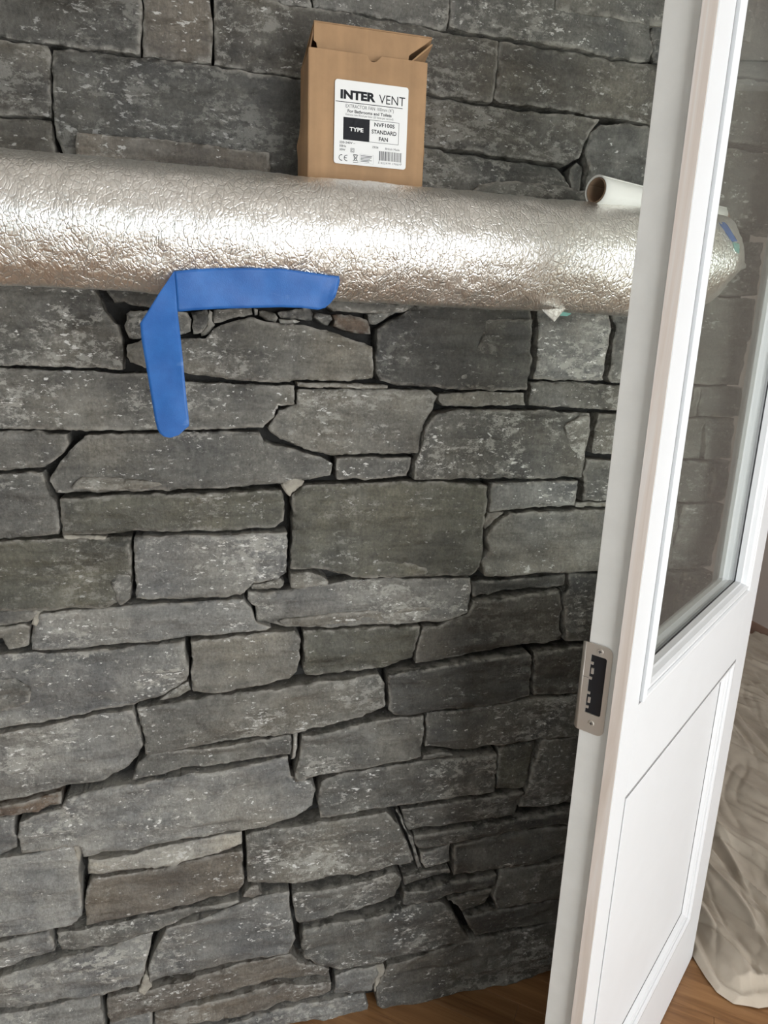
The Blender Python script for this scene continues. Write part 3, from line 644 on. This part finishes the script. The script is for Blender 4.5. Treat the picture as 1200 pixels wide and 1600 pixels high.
# crumpled end closing
for q, s_ in enumerate((0.93, 0.8, 0.55, 0.25, 0.02)):
    for j in range(NP_):
        bx, by, bz = vs[(NX - 1) * NP_ + j]
        w_ = 0.012 * fbm(np.array([j * 0.15]), np.array([q * 0.9]), 0, 77, 3)[0]
        vs.append((XRr + [0.006, 0.008, 0.004, -0.004, -0.006][q] + w_, cyy + (by - cyy) * s_, czz + (bz - czz) * s_))
prev = (NX - 1) * NP_
for q in range(5):
    cur = k0 + q * NP_
    fs += [(prev + j, prev + j + 1, cur + j + 1, cur + j) for j in range(NP_ - 1)]; prev = cur
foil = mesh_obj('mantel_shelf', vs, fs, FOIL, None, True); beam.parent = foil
md = foil.modifiers.new('thickness', 'SOLIDIFY'); md.thickness = 0.0015; md.offset = -1
tag(foil, 'mantel shelf wrapped in crinkled silver foil insulation, across the slate wall', 'shelf')
from mathutils.bvhtree import BVHTree
FT = BVHTree.FromPolygons([Vector(map(float, v)) for v in vs], fs)
def on_foil(px, py, gap=0.0012):
    d = Vector(ray(px, py)).normalized(); hit = FT.ray_cast(Vector(CAM), d)
    return hit[0] - d * gap if hit[0] is not None else None
def strip(name, pts_px, Ys, mat, parent=None, thick=0.0004, n=8):
    """a small sheet from four corner pixels, each with its own depth"""
    C4 = [(on_foil(*p) if Ys is None else None) for p in pts_px]
    if Ys is None:
        deep = [c[1] for c in C4 if c is not None]
        C4 = [np.array(c) if c is not None else on_wall(*p, deep[0] if deep else -0.2) for c, p in zip(C4, pts_px)]
    else: C4 = [on_wall(*p, y) for p, y in zip(pts_px, Ys)]
    v, f = [], []
    for a in range(n + 1):
        for b in range(n + 1):
            s, t = a / n, b / n
            q4 = (C4[0] * (1 - s) + C4[1] * s) * (1 - t) + (C4[3] * (1 - s) + C4[2] * s) * t
            if Ys is None:      # lies on the foil itself
                pq = [np.array(p, float) for p in pts_px]; pp4 = (pq[0] * (1 - s) + pq[1] * s) * (1 - t) + (pq[3] * (1 - s) + pq[2] * s) * t
                hq = on_foil(pp4[0], pp4[1], 0.0022); q4 = np.array(hq) if hq is not None else q4
            v.append(q4)
    for a in range(n):
        for b in range(n): f.append((a * (n + 1) + b, (a + 1) * (n + 1) + b, (a + 1) * (n + 1) + b + 1, a * (n + 1) + b + 1))
    o = mesh_obj(name, v, f, mat, parent, True)
    m_ = o.modifiers.new('thickness', 'SOLIDIFY'); m_.thickness = thick; return o
strip('loose_corner', [(846,484),(884,482),(866,503),(860,498)], [-.192,-.186,-.205,-.20], FOIL, foil, 0.001, 6)
strip('teal_tape', [(868,485),(893,490),(886,494),(869,493)], [-.182,-.18,-.178,-.18], TEAL, foil)

# ------------------------------------------------------------------ blue tape hanging below the foil
def ribbon(name, ctr, mat, thick=0.0005, nt=12, parent=None):
    """ctr: list of (px_a, px_b, Ya, Yb): cross lines of the tape"""
    v, f = [], []
    L = []
    for k in range(len(ctr) - 1):
        for s in range(6): L.append((k, s / 6))
    L.append((len(ctr) - 2, 1.0))
    for (k, s) in L:
        a0, b0, y0, z0 = ctr[k]; a1, b1, y1, z1 = ctr[k + 1]
        a = (a0[0] * (1 - s) + a1[0] * s, a0[1] * (1 - s) + a1[1] * s); b = (b0[0] * (1 - s) + b1[0] * s, b0[1] * (1 - s) + b1[1] * s)
        A = on_wall(*a, y0 * (1 - s) + y1 * s); B = on_wall(*b, z0 * (1 - s) + z1 * s)
        for t in range(nt + 1):
            u = t / nt; p = A * (1 - u) + B * u
            v.append(p)
    m_ = nt + 1
    for i in range(len(L) - 1):
        for t in range(nt): f.append((i * m_ + t, (i + 1) * m_ + t, (i + 1) * m_ + t + 1, i * m_ + t + 1))
    return mesh_obj(name, v, f, mat, parent, True)
tape = bpy.data.objects.new('masking_tape', None); COL.objects.link(tape)
horiz = [((272,424),(277,487),-.2135,-.203),((300,421),(300,485),-.2150,-.202),((340,419),(340,482.5),-.2155,-.201),((400,419),(400,481),-.2155,-.200),((440,420),(440,480),-.2155,-.201),((480,425),(470,481),-.2150,-.202),
         ((512,430),(497,484),-.2145,-.203),((522,431),(508,481),-.2150,-.205),((530,432),(516,474),-.2150,-.208),((531,440),(524,464),-.2150,-.211)]
horiz = [(a, b, min(y0, -0.2130), y1) for a, b, y0, y1 in horiz]
horiz = [(a, b, on_foil(*a)[1] - 0.002, y1) for a, b, y0, y1 in horiz]
h_ = ribbon('stuck_length', horiz, TAPE, parent=tape)
down = [((272,424),(272.5,425),-.2095,-.210),((250,456),(275,457),-.213,-.214),((219,505),(278,492),-.217,-.219),((221,530),(281,516),-.220,-.224),((229,577),(286,565),-.226,-.236),((236,620),(290,610),-.222,-.232),((242,655),(294,645),-.222,-.231),
        ((246,671),(295.5,662),-.223,-.231),((250,677),(295,666),-.224,-.230),((256,682),(289,671),-.226,-.229),((266,684),(279,680),-.228,-.229)]
dn = ribbon('hanging_length', down, TAPE, parent=tape)
for o in (h_, dn):
    # small sag and curl
    for v in o.data.vertices:
        v.co.y += 0.0016 * float(vnoise(np.array([v.co.x * 40]), np.array([v.co.z * 40]), 0, 3)[0])
    m_ = o.modifiers.new('thickness', 'SOLIDIFY'); m_.thickness = 0.0005
tag(tape, 'blue masking tape stuck along the foil and folded to hang down over the slates', 'tape', 'blue tape on the foil')
tape['group'] = 'masking tape on the foil'
et = strip('masking_tape', [(1118,342),(1132,345),(1152,377),(1144,378)], None, TAPE, None, 0.0006)
tag(et, 'small piece of blue tape at the far right end of the foil', 'tape', 'masking tape on the foil')
t2 = strip('teal_tape', [(1144,378),(1157,381),(1154,397),(1148,392)], None, TEAL, None, 0.0006)
tag(t2, 'small pale teal tape piece at the right tip of the foil seen through the glass', 'tape')

# ------------------------------------------------------------------ cardboard box
BX0, BX1, BY0, BY1, BZ0, BZ1 = 0.148, 0.3215, -0.116, -0.028, 1.692, 1.892
cb = bpy.data.objects.new('cardboard_box', None); COL.objects.link(cb); cb.location = (BX0, BY0, BZ0)
tag(cb, 'small open brown cardboard fan box with a white label, standing on the foil-wrapped shelf', 'box')
W_, D_, H_ = BX1 - BX0, BY1 - BY0, BZ1 - BZ0
def panel_grid(name, fn_, nu, nv, mat, thick=0.0022, parent=cb):
    v = [fn_(i / nu, j / nv) for i in range(nu + 1) for j in range(nv + 1)]
    f = [(i * (nv + 1) + j, (i + 1) * (nv + 1) + j, (i + 1) * (nv + 1) + j + 1, i * (nv + 1) + j + 1) for i in range(nu) for j in range(nv)]
    o = mesh_obj(name, v, f, mat, parent, False)
    m_ = o.modifiers.new('thickness', 'SOLIDIFY'); m_.thickness = thick; m_.offset = 0; return o
def wob(u, v): return 0.0016 * float(vnoise(np.array([u * 3 + 1]), np.array([v * 3.3]), 0, 44)[0])
# front panel with a thumb notch
NU, NV = 48, 30
def front_fn(u, v):
    x = u * W_ + (1 - v) * 0.0; z = v * H_
    cx0 = 0.535 * W_; r = 0.0095
    if v > 0.5 and abs(x - cx0) < r:
        drop = math.sqrt(max(0, r * r - (x - cx0) ** 2)) * 0.9; z -= drop * (v - 0.5) / 0.5
    return (x, 0.0 + wob(u, v) * min(1, 8 * min(u, 1 - u) + 0.0), z)
panel_grid('front_panel', front_fn, NU, NV, CARD)
panel_grid('back_panel', lambda u, v: (u * W_, D_, v * H_), 2, 2, CARD)
def side_fn(x, sg):
    def g(u, v):
        b = 0.003 * math.exp(-((v - 0.42) / 0.05) ** 2) + 0.004 * math.sin(v * 5)
        return (x + sg * (b * 4 * u * (1 - u) + 0.005 * u * (1 - v * 0.6) * 4 * (1 - u)), u * D_, v * H_ - (0.0 if u < .5 else 0))
    return g
panel_grid('side_panel', side_fn(0, -1), 10, 24, CARD)
panel_grid('side_panel', side_fn(W_, 1), 10, 24, CARD)
panel_grid('base_panel', lambda u, v: (u * W_, v * D_, 0.0012), 2, 2, CARD)
# lid hinged at the back, rising forward, with its tuck flap hanging down
LF = (0.012, 0.036)    # front edge of the lid (y, z above the rim)
lx0, lx1 = 0.008, W_ + 0.010
panel_grid('lid', lambda u, v: (lx0 * v + (lx1 - lx0 * 0) * u * 1 - lx0 * u * v, D_ + (LF[0] - D_) * v, H_ + 0.002 + LF[1] * v), 4, 6, CARD)
def tuck(u, v):
    x = lx0 + (lx1 - lx0) * u; z = H_ + LF[1] - v * 0.0375; y = LF[0] - 0.001 + 0.006 * v
    c = 0.014
    if v > 0.6:
        e0 = (v - 0.6) / 0.4; ins = c * (1 - math.sqrt(max(0, 1 - e0 * e0)))
        x = max(x, lx0 + ins + 0.004)
    x = min(x, lx1 - 0.034 * min(1, v / 0.62))
    return (x, y, z)
panel_grid('tuck_flap', tuck, 40, 14, CARD)
panel_grid('dust_flap', lambda u, v: (0.002 + 0.006 * v, 0.014 + u * (D_ - 0.02), H_ + v * 0.030 * (1 - 0.6 * u)), 3, 3, DARK)
panel_grid('dust_flap', lambda u, v: (W_ - 0.004 + 0.014 * v - 0.022 * (1 - v) * (1 - u), 0.010 + u * (D_ - 0.02), H_ + v * 0.031 * (1 - 0.6 * u) - 0.002), 3, 3, CARD)
# label, drawn in its own plane: u across 0..1, v down 0..1
LX0, LX1, LZT, LZB = 0.185 - BX0, 0.2945 - BX0, 1.8555 - BZ0, 1.745 - BZ0
LW, LH = LX1 - LX0, LZT - LZB
def rrect(x0, z0, x1, z1, r, n=5):
    out = []
    for cx0, cz0, a0 in ((x1 - r, z1 - r, 0), (x0 + r, z1 - r, 90), (x0 + r, z0 + r, 180), (x1 - r, z0 + r, 270)):
        for i in range(n + 1):
            a = math.radians(a0 + 90 * i / n); out.append((cx0 + r * math.cos(a), cz0 + r * math.sin(a)))
    return out
lo = rrect(0, -LH, LW, 0, 0.004)
bm = bmesh.new(); f_ = bm.faces.new([bm.verts.new((x, 0, z)) for x, z in lo])
r_ = bmesh.ops.extrude_face_region(bm, geom=[f_])
for v in [g for g in r_['geom'] if isinstance(g, bmesh.types.BMVert)]: v.co.y -= 0.0005
lab = bm_obj('label', bm, LABEL, cb); lab.location = (LX0, -0.0032, LZT)
lab['label'] = 'white printed label'
YI = -0.0007
def rect(bm, u0, v0, u1, v1, y=YI):
    a = [(u0 * LW, y, -v0 * LH), (u1 * LW, y, -v0 * LH), (u1 * LW, y, -v1 * LH), (u0 * LW, y, -v1 * LH)]
    bm.faces.new([bm.verts.new(p) for p in a])
bm = bmesh.new()
rect(bm, .01, .2535, .925, .2615)                                    # rule
bt = .0045
rect(bm, .12, .4345, .885, .4345 + bt); rect(bm, .12, .700, .885, .700 + bt); rect(bm, .880, .4345, .885, .7045)
rect(bm, .12, .4345, .478, .7045)                                    # black field
# small square symbol, bin symbol, fine-print frame
for (a, b_, c, d) in ((.225,.80,.275,.805),(.225,.845,.275,.85),(.225,.80,.230,.85),(.270,.80,.275,.85),(.237,.812,.263,.816),(.237,.834,.263,.838),(.237,.812,.241,.838),(.259,.812,.263,.838),
    (.262,.966,.335,.972),(.265,.872,.322,.878),(.272,.88,.317,.884)): rect(bm, a, b_, c, d)
def seg(bm, u0, v0, u1, v1, t=.003):
    a = np.array([u0 * LW, -v0 * LH]); b = np.array([u1 * LW, -v1 * LH]); n_ = np.array([-(b - a)[1], (b - a)[0]]); n_ = n_ / np.linalg.norm(n_) * t * LW
    bm.faces.new([bm.verts.new((p[0], YI, p[1])) for p in (a + n_, b + n_, b - n_, a - n_)])
seg(bm, .262, .878, .330, .955); seg(bm, .330, .875, .262, .955); seg(bm, .272, .884, .282, .945); seg(bm, .318, .884, .310, .945); seg(bm, .28, .945, .312, .945)
bm_obj('printed_frame', bm, INK, lab)
bm = bmesh.new()
brg = random.Random(11); u = .625
while u < .925:
    wd = brg.choice((.004, .006, .009, .012)); rect(bm, u, .80 if True else 0, u + wd, .915); u += wd + brg.choice((.004, .006, .009))
rect(bm, .62, .80, .624, .935); rect(bm, .93, .80, .934, .935)
bm_obj('barcode', bm, GREYINK, lab)
bm = bmesh.new()
for i in range(5): rect(bm, .365, .876 + i * .017, .365 + (.16, .15, .13, .155, .12)[i], .884 + i * .017)
for (a, b_, c, d) in ((.352,.862,.545,.8635),(.352,.968,.545,.9695),(.352,.862,.3535,.969),(.5435,.862,.545,.969)): rect(bm, a, b_, c, d)
bm_obj('fine_print', bm, GREYINK, lab)
def text(body, uc, vc, wu, hv, mat=INK, bold=0.0, y=YI):
    cu = bpy.data.curves.new('lettering', 'FONT'); cu.body = body; cu.size = 1; cu.offset = bold; cu.resolution_u = 3
    o = bpy.data.objects.new('lettering', cu); COL.objects.link(o)
    dg = bpy.context.evaluated_depsgraph_get(); dg.update()
    me = bpy.data.meshes.new_from_object(o.evaluated_get(dg)); bpy.data.objects.remove(o)
    co = np.array([v.co[:] for v in me.vertices]); mn, mxx = co.min(0), co.max(0)
    sx = wu * LW / (mxx[0] - mn[0]); sz = hv * LH / (mxx[1] - mn[1])
    for v in me.vertices:
        x = (v.co.x - (mn[0] + mxx[0]) / 2) * sx; z = (v.co.y - (mn[1] + mxx[1]) / 2) * sz; v.co = (uc * LW + x, y, -vc * LH + z)
    for m_ in list(me.materials): me.materials.pop()
    me.update(); return link('lettering', me, mat, lab)
text('INTER', .312, .168, .475, .108, bold=0.05)
text('VENT', .776, .176, .36, .105, bold=-0.002)
text('EXTRACTOR FAN 100mm (4")', .475, .305, .655, .055, GREYINK)
text('For Bathrooms and Toilets', .475, .358, .60, .038, bold=0.02)
text('Extracts rate 85m3 per hour (23 litres per second)', .475, .404, .65, .032, GREYINK)
text('TYPE', .298, .572, .19, .050, LABEL, 0.03, -0.0010)
text('NVF100S', .683, .485, .28, .048, bold=0.02)
text('STANDARD', .680, .572, .345, .050, bold=0.02)
text('FAN', .673, .655, .125, .050, bold=0.02)
text('220-240V ~', .180, .738, .215, .026, bold=0.01); text('50Hz', .118, .783, .09, .026, bold=0.01); text('20W', .114, .828, .08, .026, bold=0.01)
text('2326', .565, .760, .085, .024, bold=0.01); text('British Made', .805, .765, .20, .026, GREYINK)
text('5 022979 170077', .775, .945, .33, .022, GREYINK)
# CE mark from arcs
bm = bmesh.new()
def arc(bm, uc, vc, r, a0, a1, t):
    n = 14
    for i in range(n):
        a, b = math.radians(a0 + (a1 - a0) * i / n), math.radians(a0 + (a1 - a0) * (i + 1) / n)
        P4 = [(uc * LW + rr * math.cos(q), YI, -vc * LH + rr * math.sin(q)) for rr, q in ((r, a), (r, b), (r - t, b), (r - t, a))]
        bm.faces.new([bm.verts.new(p) for p in P4])
arc(bm, .105, .925, .0042, 75, 285, .0009); arc(bm, .175, .925, .0042, 75, 285, .0009); rect(bm, .145, .921, .175, .929)
bm_obj('printed_mark', bm, INK, lab)

# ------------------------------------------------------------------ white paper tube on the shelf
A_ = on_wall(931, 297, -0.175); B_ = on_wall(1128, 344, -0.055)
tube = bpy.data.objects.new('paper_tube', None); COL.objects.link(tube); tube.location = Vector(A_)
ax = Vector(B_ - A_); tube.rotation_euler = ax.to_track_quat('X', 'Z').to_euler()
Lt = ax.length
def cyl(name, r0, r1, L, mat, par, turns=1.0, inner=False, tip=False):
    n, m2 = 48, 24; v, f = [], []
    for i in range(m2 + 1):
        for j in range(n + 1):
            a = 2 * math.pi * turns * j / n + 0.6; rr = r0 + (r1 - r0) * j / n
            x = L * i / m2
            if tip and i == m2: x += 0.015 * math.cos(a)
            v.append((x, rr * math.cos(a), rr * math.sin(a)))
    for i in range(m2):
        for j in range(n): f.append((i * (n + 1) + j, (i + 1) * (n + 1) + j, (i + 1) * (n + 1) + j + 1, i * (n + 1) + j + 1))
    o = mesh_obj(name, v, f, mat, par, True); m_ = o.modifiers.new('thickness', 'SOLIDIFY'); m_.thickness = 0.0012; m_.offset = -1; return o
cyl('core', 0.0165, 0.0165, Lt - 0.004, TUBEIN, tube)
cyl('paper_wrap', 0.0185, 0.0205, Lt, PAPER, tube, 1.25, tip=True)
tag(tube, 'white paper rolled on a brown card tube, lying on the shelf behind the door', 'tube')

# ------------------------------------------------------------------ white half-glazed door
DA = math.radians(36.4); REF = on_floor(1081, 1497)
door = bpy.data.objects.new('door_1', None); COL.objects.link(door); door.location = (REF[0], REF[1], 0.0); door.rotation_euler = (0, 0, DA)
tag(door, 'white half-glazed panelled door standing open in front of the slate wall', 'door', kind='structure')
DW, DT, DH = 0.775, 0.062, 2.18
GX0, GX1, GZ0, GZ1 = -0.717, -0.108, 1.013, 2.08       # glazing opening (outer of beads)
PX0, PX1, PZ0, PZ1 = -0.720, -0.100, 0.190, 0.862
LIP = 0.0185
bm = bmesh.new()   # stiles and rails
def fbox(n, a, b, mat=PAINT, bev=0.0008): return box(n, a, b, mat, door, bev)
fbox('stile', (-DW, 0, 0.004), (GX0, LIP, DH)); 
fbox('stile', (PX1, 0, 0.004), (0, DT, DH))
fbox('stile_back', (-DW + 0.008, LIP, 0.004), (GX0, DT, DH), EDGE_PAINT)
box('bare_wood_edge', (-DW - 0.0006, 0.0012, 0.004), (-DW + 0.0004, LIP - 0.0006, DH), BARE, door)
fbox('rail', (GX0, 0, GZ1), (PX1, DT, DH)); fbox('rail', (GX0, 0, PZ1), (PX1, DT, GZ0)); fbox('rail', (GX0, 0, 0.004), (PX1, DT, PZ0))
def moulding(name, x0, z0, x1, z1, prof2, ysign=1, y0=0.0, mat=PAINT):
    """prof2: (inset, depth into the door)"""
    v, f = [], []; n = len(prof2)
    for w2, d2 in prof2:
        v += [(x0 + w2, y0 + ysign * d2, z0 + w2), (x1 - w2, y0 + ysign * d2, z0 + w2), (x1 - w2, y0 + ysign * d2, z1 - w2), (x0 + w2, y0 + ysign * d2, z1 - w2)]
    for i in range(n - 1):
        for k in range(4):
            a, b = i * 4 + k, i * 4 + (k + 1) % 4; f.append((a, b, b + 4, a + 4))
    return mesh_obj(name, v, f, mat, door)
gp = [(0.0, 0.0), (0.0, 0.005), (0.0022, 0.005), (0.0022, -0.0035), (0.004, -0.0055), (0.0075, -0.0065), (0.0105, -0.0058), (0.0128, -0.003), (0.0132, 0.003), (0.0148, 0.003), (0.0155, -0.0035), (0.019, -0.0055), (0.0225, -0.005), (0.026, -0.001), (0.0285, 0.006), (0.030, 0.0085), (0.030, 0.0195)]
moulding('glazing_bead', GX0, GZ0, GX1, GZ1, gp)
moulding('glazing_bead_back', GX0, GZ0, GX1, GZ1, [(0, 0), (0.003, -0.003), (0.012, -0.004), (0.018, 0.002), (0.026, 0.006), (0.030, 0.012), (0.030, 0.036)], -1, DT)
moulding('gasket', GX0 + 0.0285, GZ0 + 0.0285, GX1 - 0.0285, GZ1 - 0.0285, [(0, 0.0185), (0.0024, 0.0190), (0.0024, 0.0215)], 1, 0, GASKET)
GROOVE_SHADE = plain('groove_shade_grey', (0.30, 0.30, 0.31), 0.8)  # grey strips paint the shade in the grooves round panel and glazing
moulding('groove_shade', PX0 - 0.001, PZ0 + 0.0, PX1, PZ1 + 0.001, [(0, 0.0003), (0.0, -0.0002), (0.0028, -0.0002), (0.0028, 0.0004)], 1, 0, GROOVE_SHADE)
moulding('groove_shade', GX0 - 0.0025, GZ0 - 0.001, GX1 + 0.001, GZ1, [(0, 0.0003), (0.0, -0.0002), (0.0022, -0.0002), (0.0022, 0.0004)], 1, 0, GROOVE_SHADE)
box('glass_pane', (GX0 + 0.029, 0.020, GZ0 + 0.029), (GX1 - 0.029, 0.024, GZ1 - 0.029), GLASS, door)
pp = [(0.0, 0.0), (0.0, 0.0055), (0.0034, 0.0055), (0.0036, -0.0006), (0.007, -0.001), (0.012, 0.0008), (0.0145, 0.0035), (0.015, 0.0065), (0.0165, 0.0065), (0.017, 0.0045), (0.0205, 0.0055), (0.0215, 0.0075), (0.026, 0.0085), (0.031, 0.0125), (0.034, 0.0150)]
moulding('panel_moulding', PX0, PZ0, PX1, PZ1, pp)
moulding('panel_moulding_back', PX0, PZ0, PX1, PZ1, pp, -1, DT)
box('panel', (PX0 + 0.0325, 0.0155, PZ0 + 0.0325), (PX1 - 0.0325, DT - 0.0155, PZ1 - 0.0325), PAINT, door)
moulding('panel_shade_strip', PX0 + 0.0338, PZ0 + 0.0338, PX1 - 0.0338, PZ1 - 0.0338, [(0, 0.0145), (0, 0.01535), (0.0018, 0.01535), (0.0018, 0.0156)], 1, 0, GASKET)  # black strip paints the shade where panel meets moulding
# strike plate on the edge
xe = -DW + 0.008
plate_e = bpy.data.objects.new('strike_plate', None); COL.objects.link(plate_e); plate_e.parent = door; plate_e['label'] = 'satin nickel strike plate'
z0, z1, y0, y1 = 0.971, 1.104, 0.0265, 0.0640
out = []
r = 0.010
for cyq, czq, a0, rq in ((y0 + r, z1 - r, 90, r), (y0 + r, z0 + r, 180, r)):
    for i in range(9):
        a = math.radians(a0 + 90 * i / 8); out.append((cyq + r * math.cos(a), czq + r * math.sin(a)))
out += [(y1, z0), (y1, z1)]
hy0, hy1, hz0, hz1 = 0.0335, 0.0560, 1.0000, 1.0880
hole = [(hy0 + 0.002, hz0), (hy1, hz0), (hy1, hz1), (hy0 + 0.002, hz1), (hy0, hz1 - 0.002), (hy0, hz0 + 0.002)]
A = out + hole; n1 = len(out)
ed = [(i, (i + 1) % n1) for i in range(n1)] + [(n1 + i, n1 + (i + 1) % 6) for i in range(6)]
vs2, _, fs2, *_ = delaunay_2d_cdt([Vector(p) for p in A], ed, [], 0, 1e-7)
V2 = np.array([(v.x, v.y) for v in vs2])
kf = []
for f in fs2:
    c = V2[list(f)].mean(0)
    if inside(np.array(out), c[None])[0] and not inside(np.array(hole), c[None])[0]: kf.append(tuple(f))
o = mesh_obj('face_plate', [(xe - 0.0022, a, b) for a, b in V2], kf, NICKEL, plate_e)
m_ = o.modifiers.new('t', 'SOLIDIFY'); m_.thickness = 0.0018; m_.offset = 0
# rolled lip round the back corner
v, f = [], []
for i in range(13):
    a = math.radians(90 * i / 12); yy = y1 + 0.0075 * math.sin(a); x_ = xe - 0.0031 + 0.0075 * (1 - math.cos(a))
    v += [(x_, yy, z0 + 0.006 * (i / 12) ** 2), (x_, yy, z1 - 0.004 * (i / 12) ** 2)]
for i in range(12): f.append((2 * i, 2 * i + 1, 2 * i + 3, 2 * i + 2))
o = mesh_obj('lip', v, f, NICKEL, plate_e, True); m_ = o.modifiers.new('t', 'SOLIDIFY'); m_.thickness = 0.0015
box('slot_shade', (xe - 0.0006, hy0 - 0.001, hz0 - 0.001), (xe + 0.0004, hy1 + 0.0012, hz1 + 0.001), BLACK, plate_e)  # flat black insert stands in for the shade inside the slot
Hh = hz1 - hz0
for vv, wd in ((.145, .0042), (.40, .0042), (.655, .0042), (.90, .0042)):
    zc = hz1 - vv * Hh; box('tongue', (xe - 0.0031, hy1 - wd, zc - 0.0018), (xe - 0.0012, hy1 + 0.0004, zc + 0.0018), NICKEL, plate_e)
for vv in (.275, .775):
    zc = hz1 - vv * Hh; box('roller', (xe - 0.0028, hy1 - 0.0055, zc - 0.0042), (xe - 0.0010, hy1 - 0.0022, zc + 0.0042), NICKEL, plate_e)
box('seam', (xe - 0.0034, hy1 + 0.0002, hz1 - .40 * Hh - 0.0002), (xe - 0.0030, y1 + 0.0005, hz1 - .40 * Hh + 0.0002), GASKET, plate_e)
for yy, zz in ((0.0440, 1.0955), (0.0448, 0.9865)):
    bm = bmesh.new()
    bmesh.ops.create_cone(bm, cap_ends=True, segments=20, radius1=0.0046, radius2=0.0038, depth=0.0012)
    for v in bm.verts: v.co = Vector((xe - 0.0034 - v.co.z, yy + v.co.x, zz + v.co.y))
    s_ = bm_obj('screw', bm, NICKEL, plate_e)
    bm = bmesh.new(); add_box(bm, (xe - 0.0043, yy - 0.0022, zz - 0.0005), (xe - 0.0039, yy + 0.0022, zz + 0.0005)); add_box(bm, (xe - 0.0043, yy - 0.0005, zz - 0.0022), (xe - 0.0039, yy + 0.0005, zz + 0.0022))
    c_ = bm_obj('screw_slot', bm, GASKET, plate_e)

# ------------------------------------------------------------------ dust sheet on the floor
ybl = [(-0.185, 1.215), (-0.165, 1.165), (-0.13, 1.146), (-0.09, 1.146), (-0.05, 1.152), (0.0, 1.16), (0.3, 1.22), (1.0, 1.28), (1.66, 1.3)]
yy_ = np.array([a for a, b in ybl]); xx_ = np.array([b for a, b in ybl])
nu, nv = 330, 300
tv = np.linspace(0, 1, nv) ** 1.35; U = np.linspace(0, 1, nu) ** 1.4
Yg = -0.185 + tv * 1.845
xl = np.interp(Yg, yy_, xx_)
X = xl[None, :] + U[:, None] * (2.835 - xl[None, :]); Y = np.repeat(Yg[None, :], nu, 0)
fy = 0.02 * np.sin(X * 9) + 0.012 * np.sin(X * 31 + 1) ; w_edge = np.clip(1 - (Y + 0.185) / 0.25, 0, 1)
Y = Y + fy * w_edge * np.clip((X - 1.2) / 0.1, 0, 1)
wx_ = 0.10 * fbm(X * 2.6, Y * 2.2, 0, 51, 2); wy_ = 0.10 * fbm(X * 2.2, Y * 2.2, 0, 61, 2)
def ridge(ang, sc, sl_, seed, p=1.5):
    a = math.radians(ang); xx2 = (X + wx_) * math.cos(a) + (Y + wy_) * math.sin(a); yy2 = -(X + wx_) * math.sin(a) + (Y + wy_) * math.cos(a)
    n_ = fbm(xx2 * sl_, yy2 * sc, 0, seed, 2) * 2
    return (1 - np.clip(np.sqrt(n_ * n_ + 0.0012) * 2.3 - 0.06, 0, 1)) ** p
def tube_(ang, sc, sl_, seed, p=0.62):
    a = math.radians(ang); xx2 = (X + wx_) * math.cos(a) + (Y + wy_) * math.sin(a); yy2 = -(X + wx_) * math.sin(a) + (Y + wy_) * math.cos(a)
    n_ = fbm(xx2 * sl_, yy2 * sc, 0, seed, 2) * 2
    return np.clip(np.sqrt(n_ * n_ + 0.0004) * 2.0, 0, 1) ** p
Z = 0.004 + 0.022 * tube_(78, 10, 1.2, 3) + 0.012 * tube_(100, 18, 2.0, 9) + 0.014 * ridge(70, 9, 0.9, 14, 3.0) + 0.009 * ridge(95, 14, 1.5, 23, 3.5) + 0.005 * tube_(60, 30, 4.0, 33) + 0.002 * fbm(X * 30, Y * 20, 0, 8, 3)
ed_ = np.minimum(X - xl[None, :], (Yg + 0.185)[None, :] * np.ones_like(X)); hem = np.exp(-((ed_ - 0.012) / 0.012) ** 2)
Z = Z * np.clip(ed_ / 0.05, 0.0, 1) + 0.013 * hem * (1 + 0.4 * vnoise(X * 20, Y * 20, 0, 4)); Z = np.maximum(Z, 0.001)
vs = np.stack([X, Y, Z], 2).reshape(-1, 3)
fs = [(i * nv + j, (i + 1) * nv + j, (i + 1) * nv + j + 1, i * nv + j + 1) for i in range(nu - 1) for j in range(nv - 1)]
sheet = mesh_obj('dust_sheet', vs, fs, CLOTH, None, True)
tag(sheet, 'crumpled beige cotton dust sheet spread over the floor behind the door', 'dust sheet')

# unseen pale sheet added behind the camera to bounce light onto foil and door
box('bounce_sheet', (RX0 + 0.3, RY0 + 0.05, -0.008), (RX1 - 0.05, -1.35, 0.004), CLOTH)
tag(bpy.data.objects['bounce_sheet'], 'flat pale sheet added unseen behind the camera to bounce light', 'dust sheet')
bpy.data.objects['bounce_sheet'].name = 'dust_sheet'
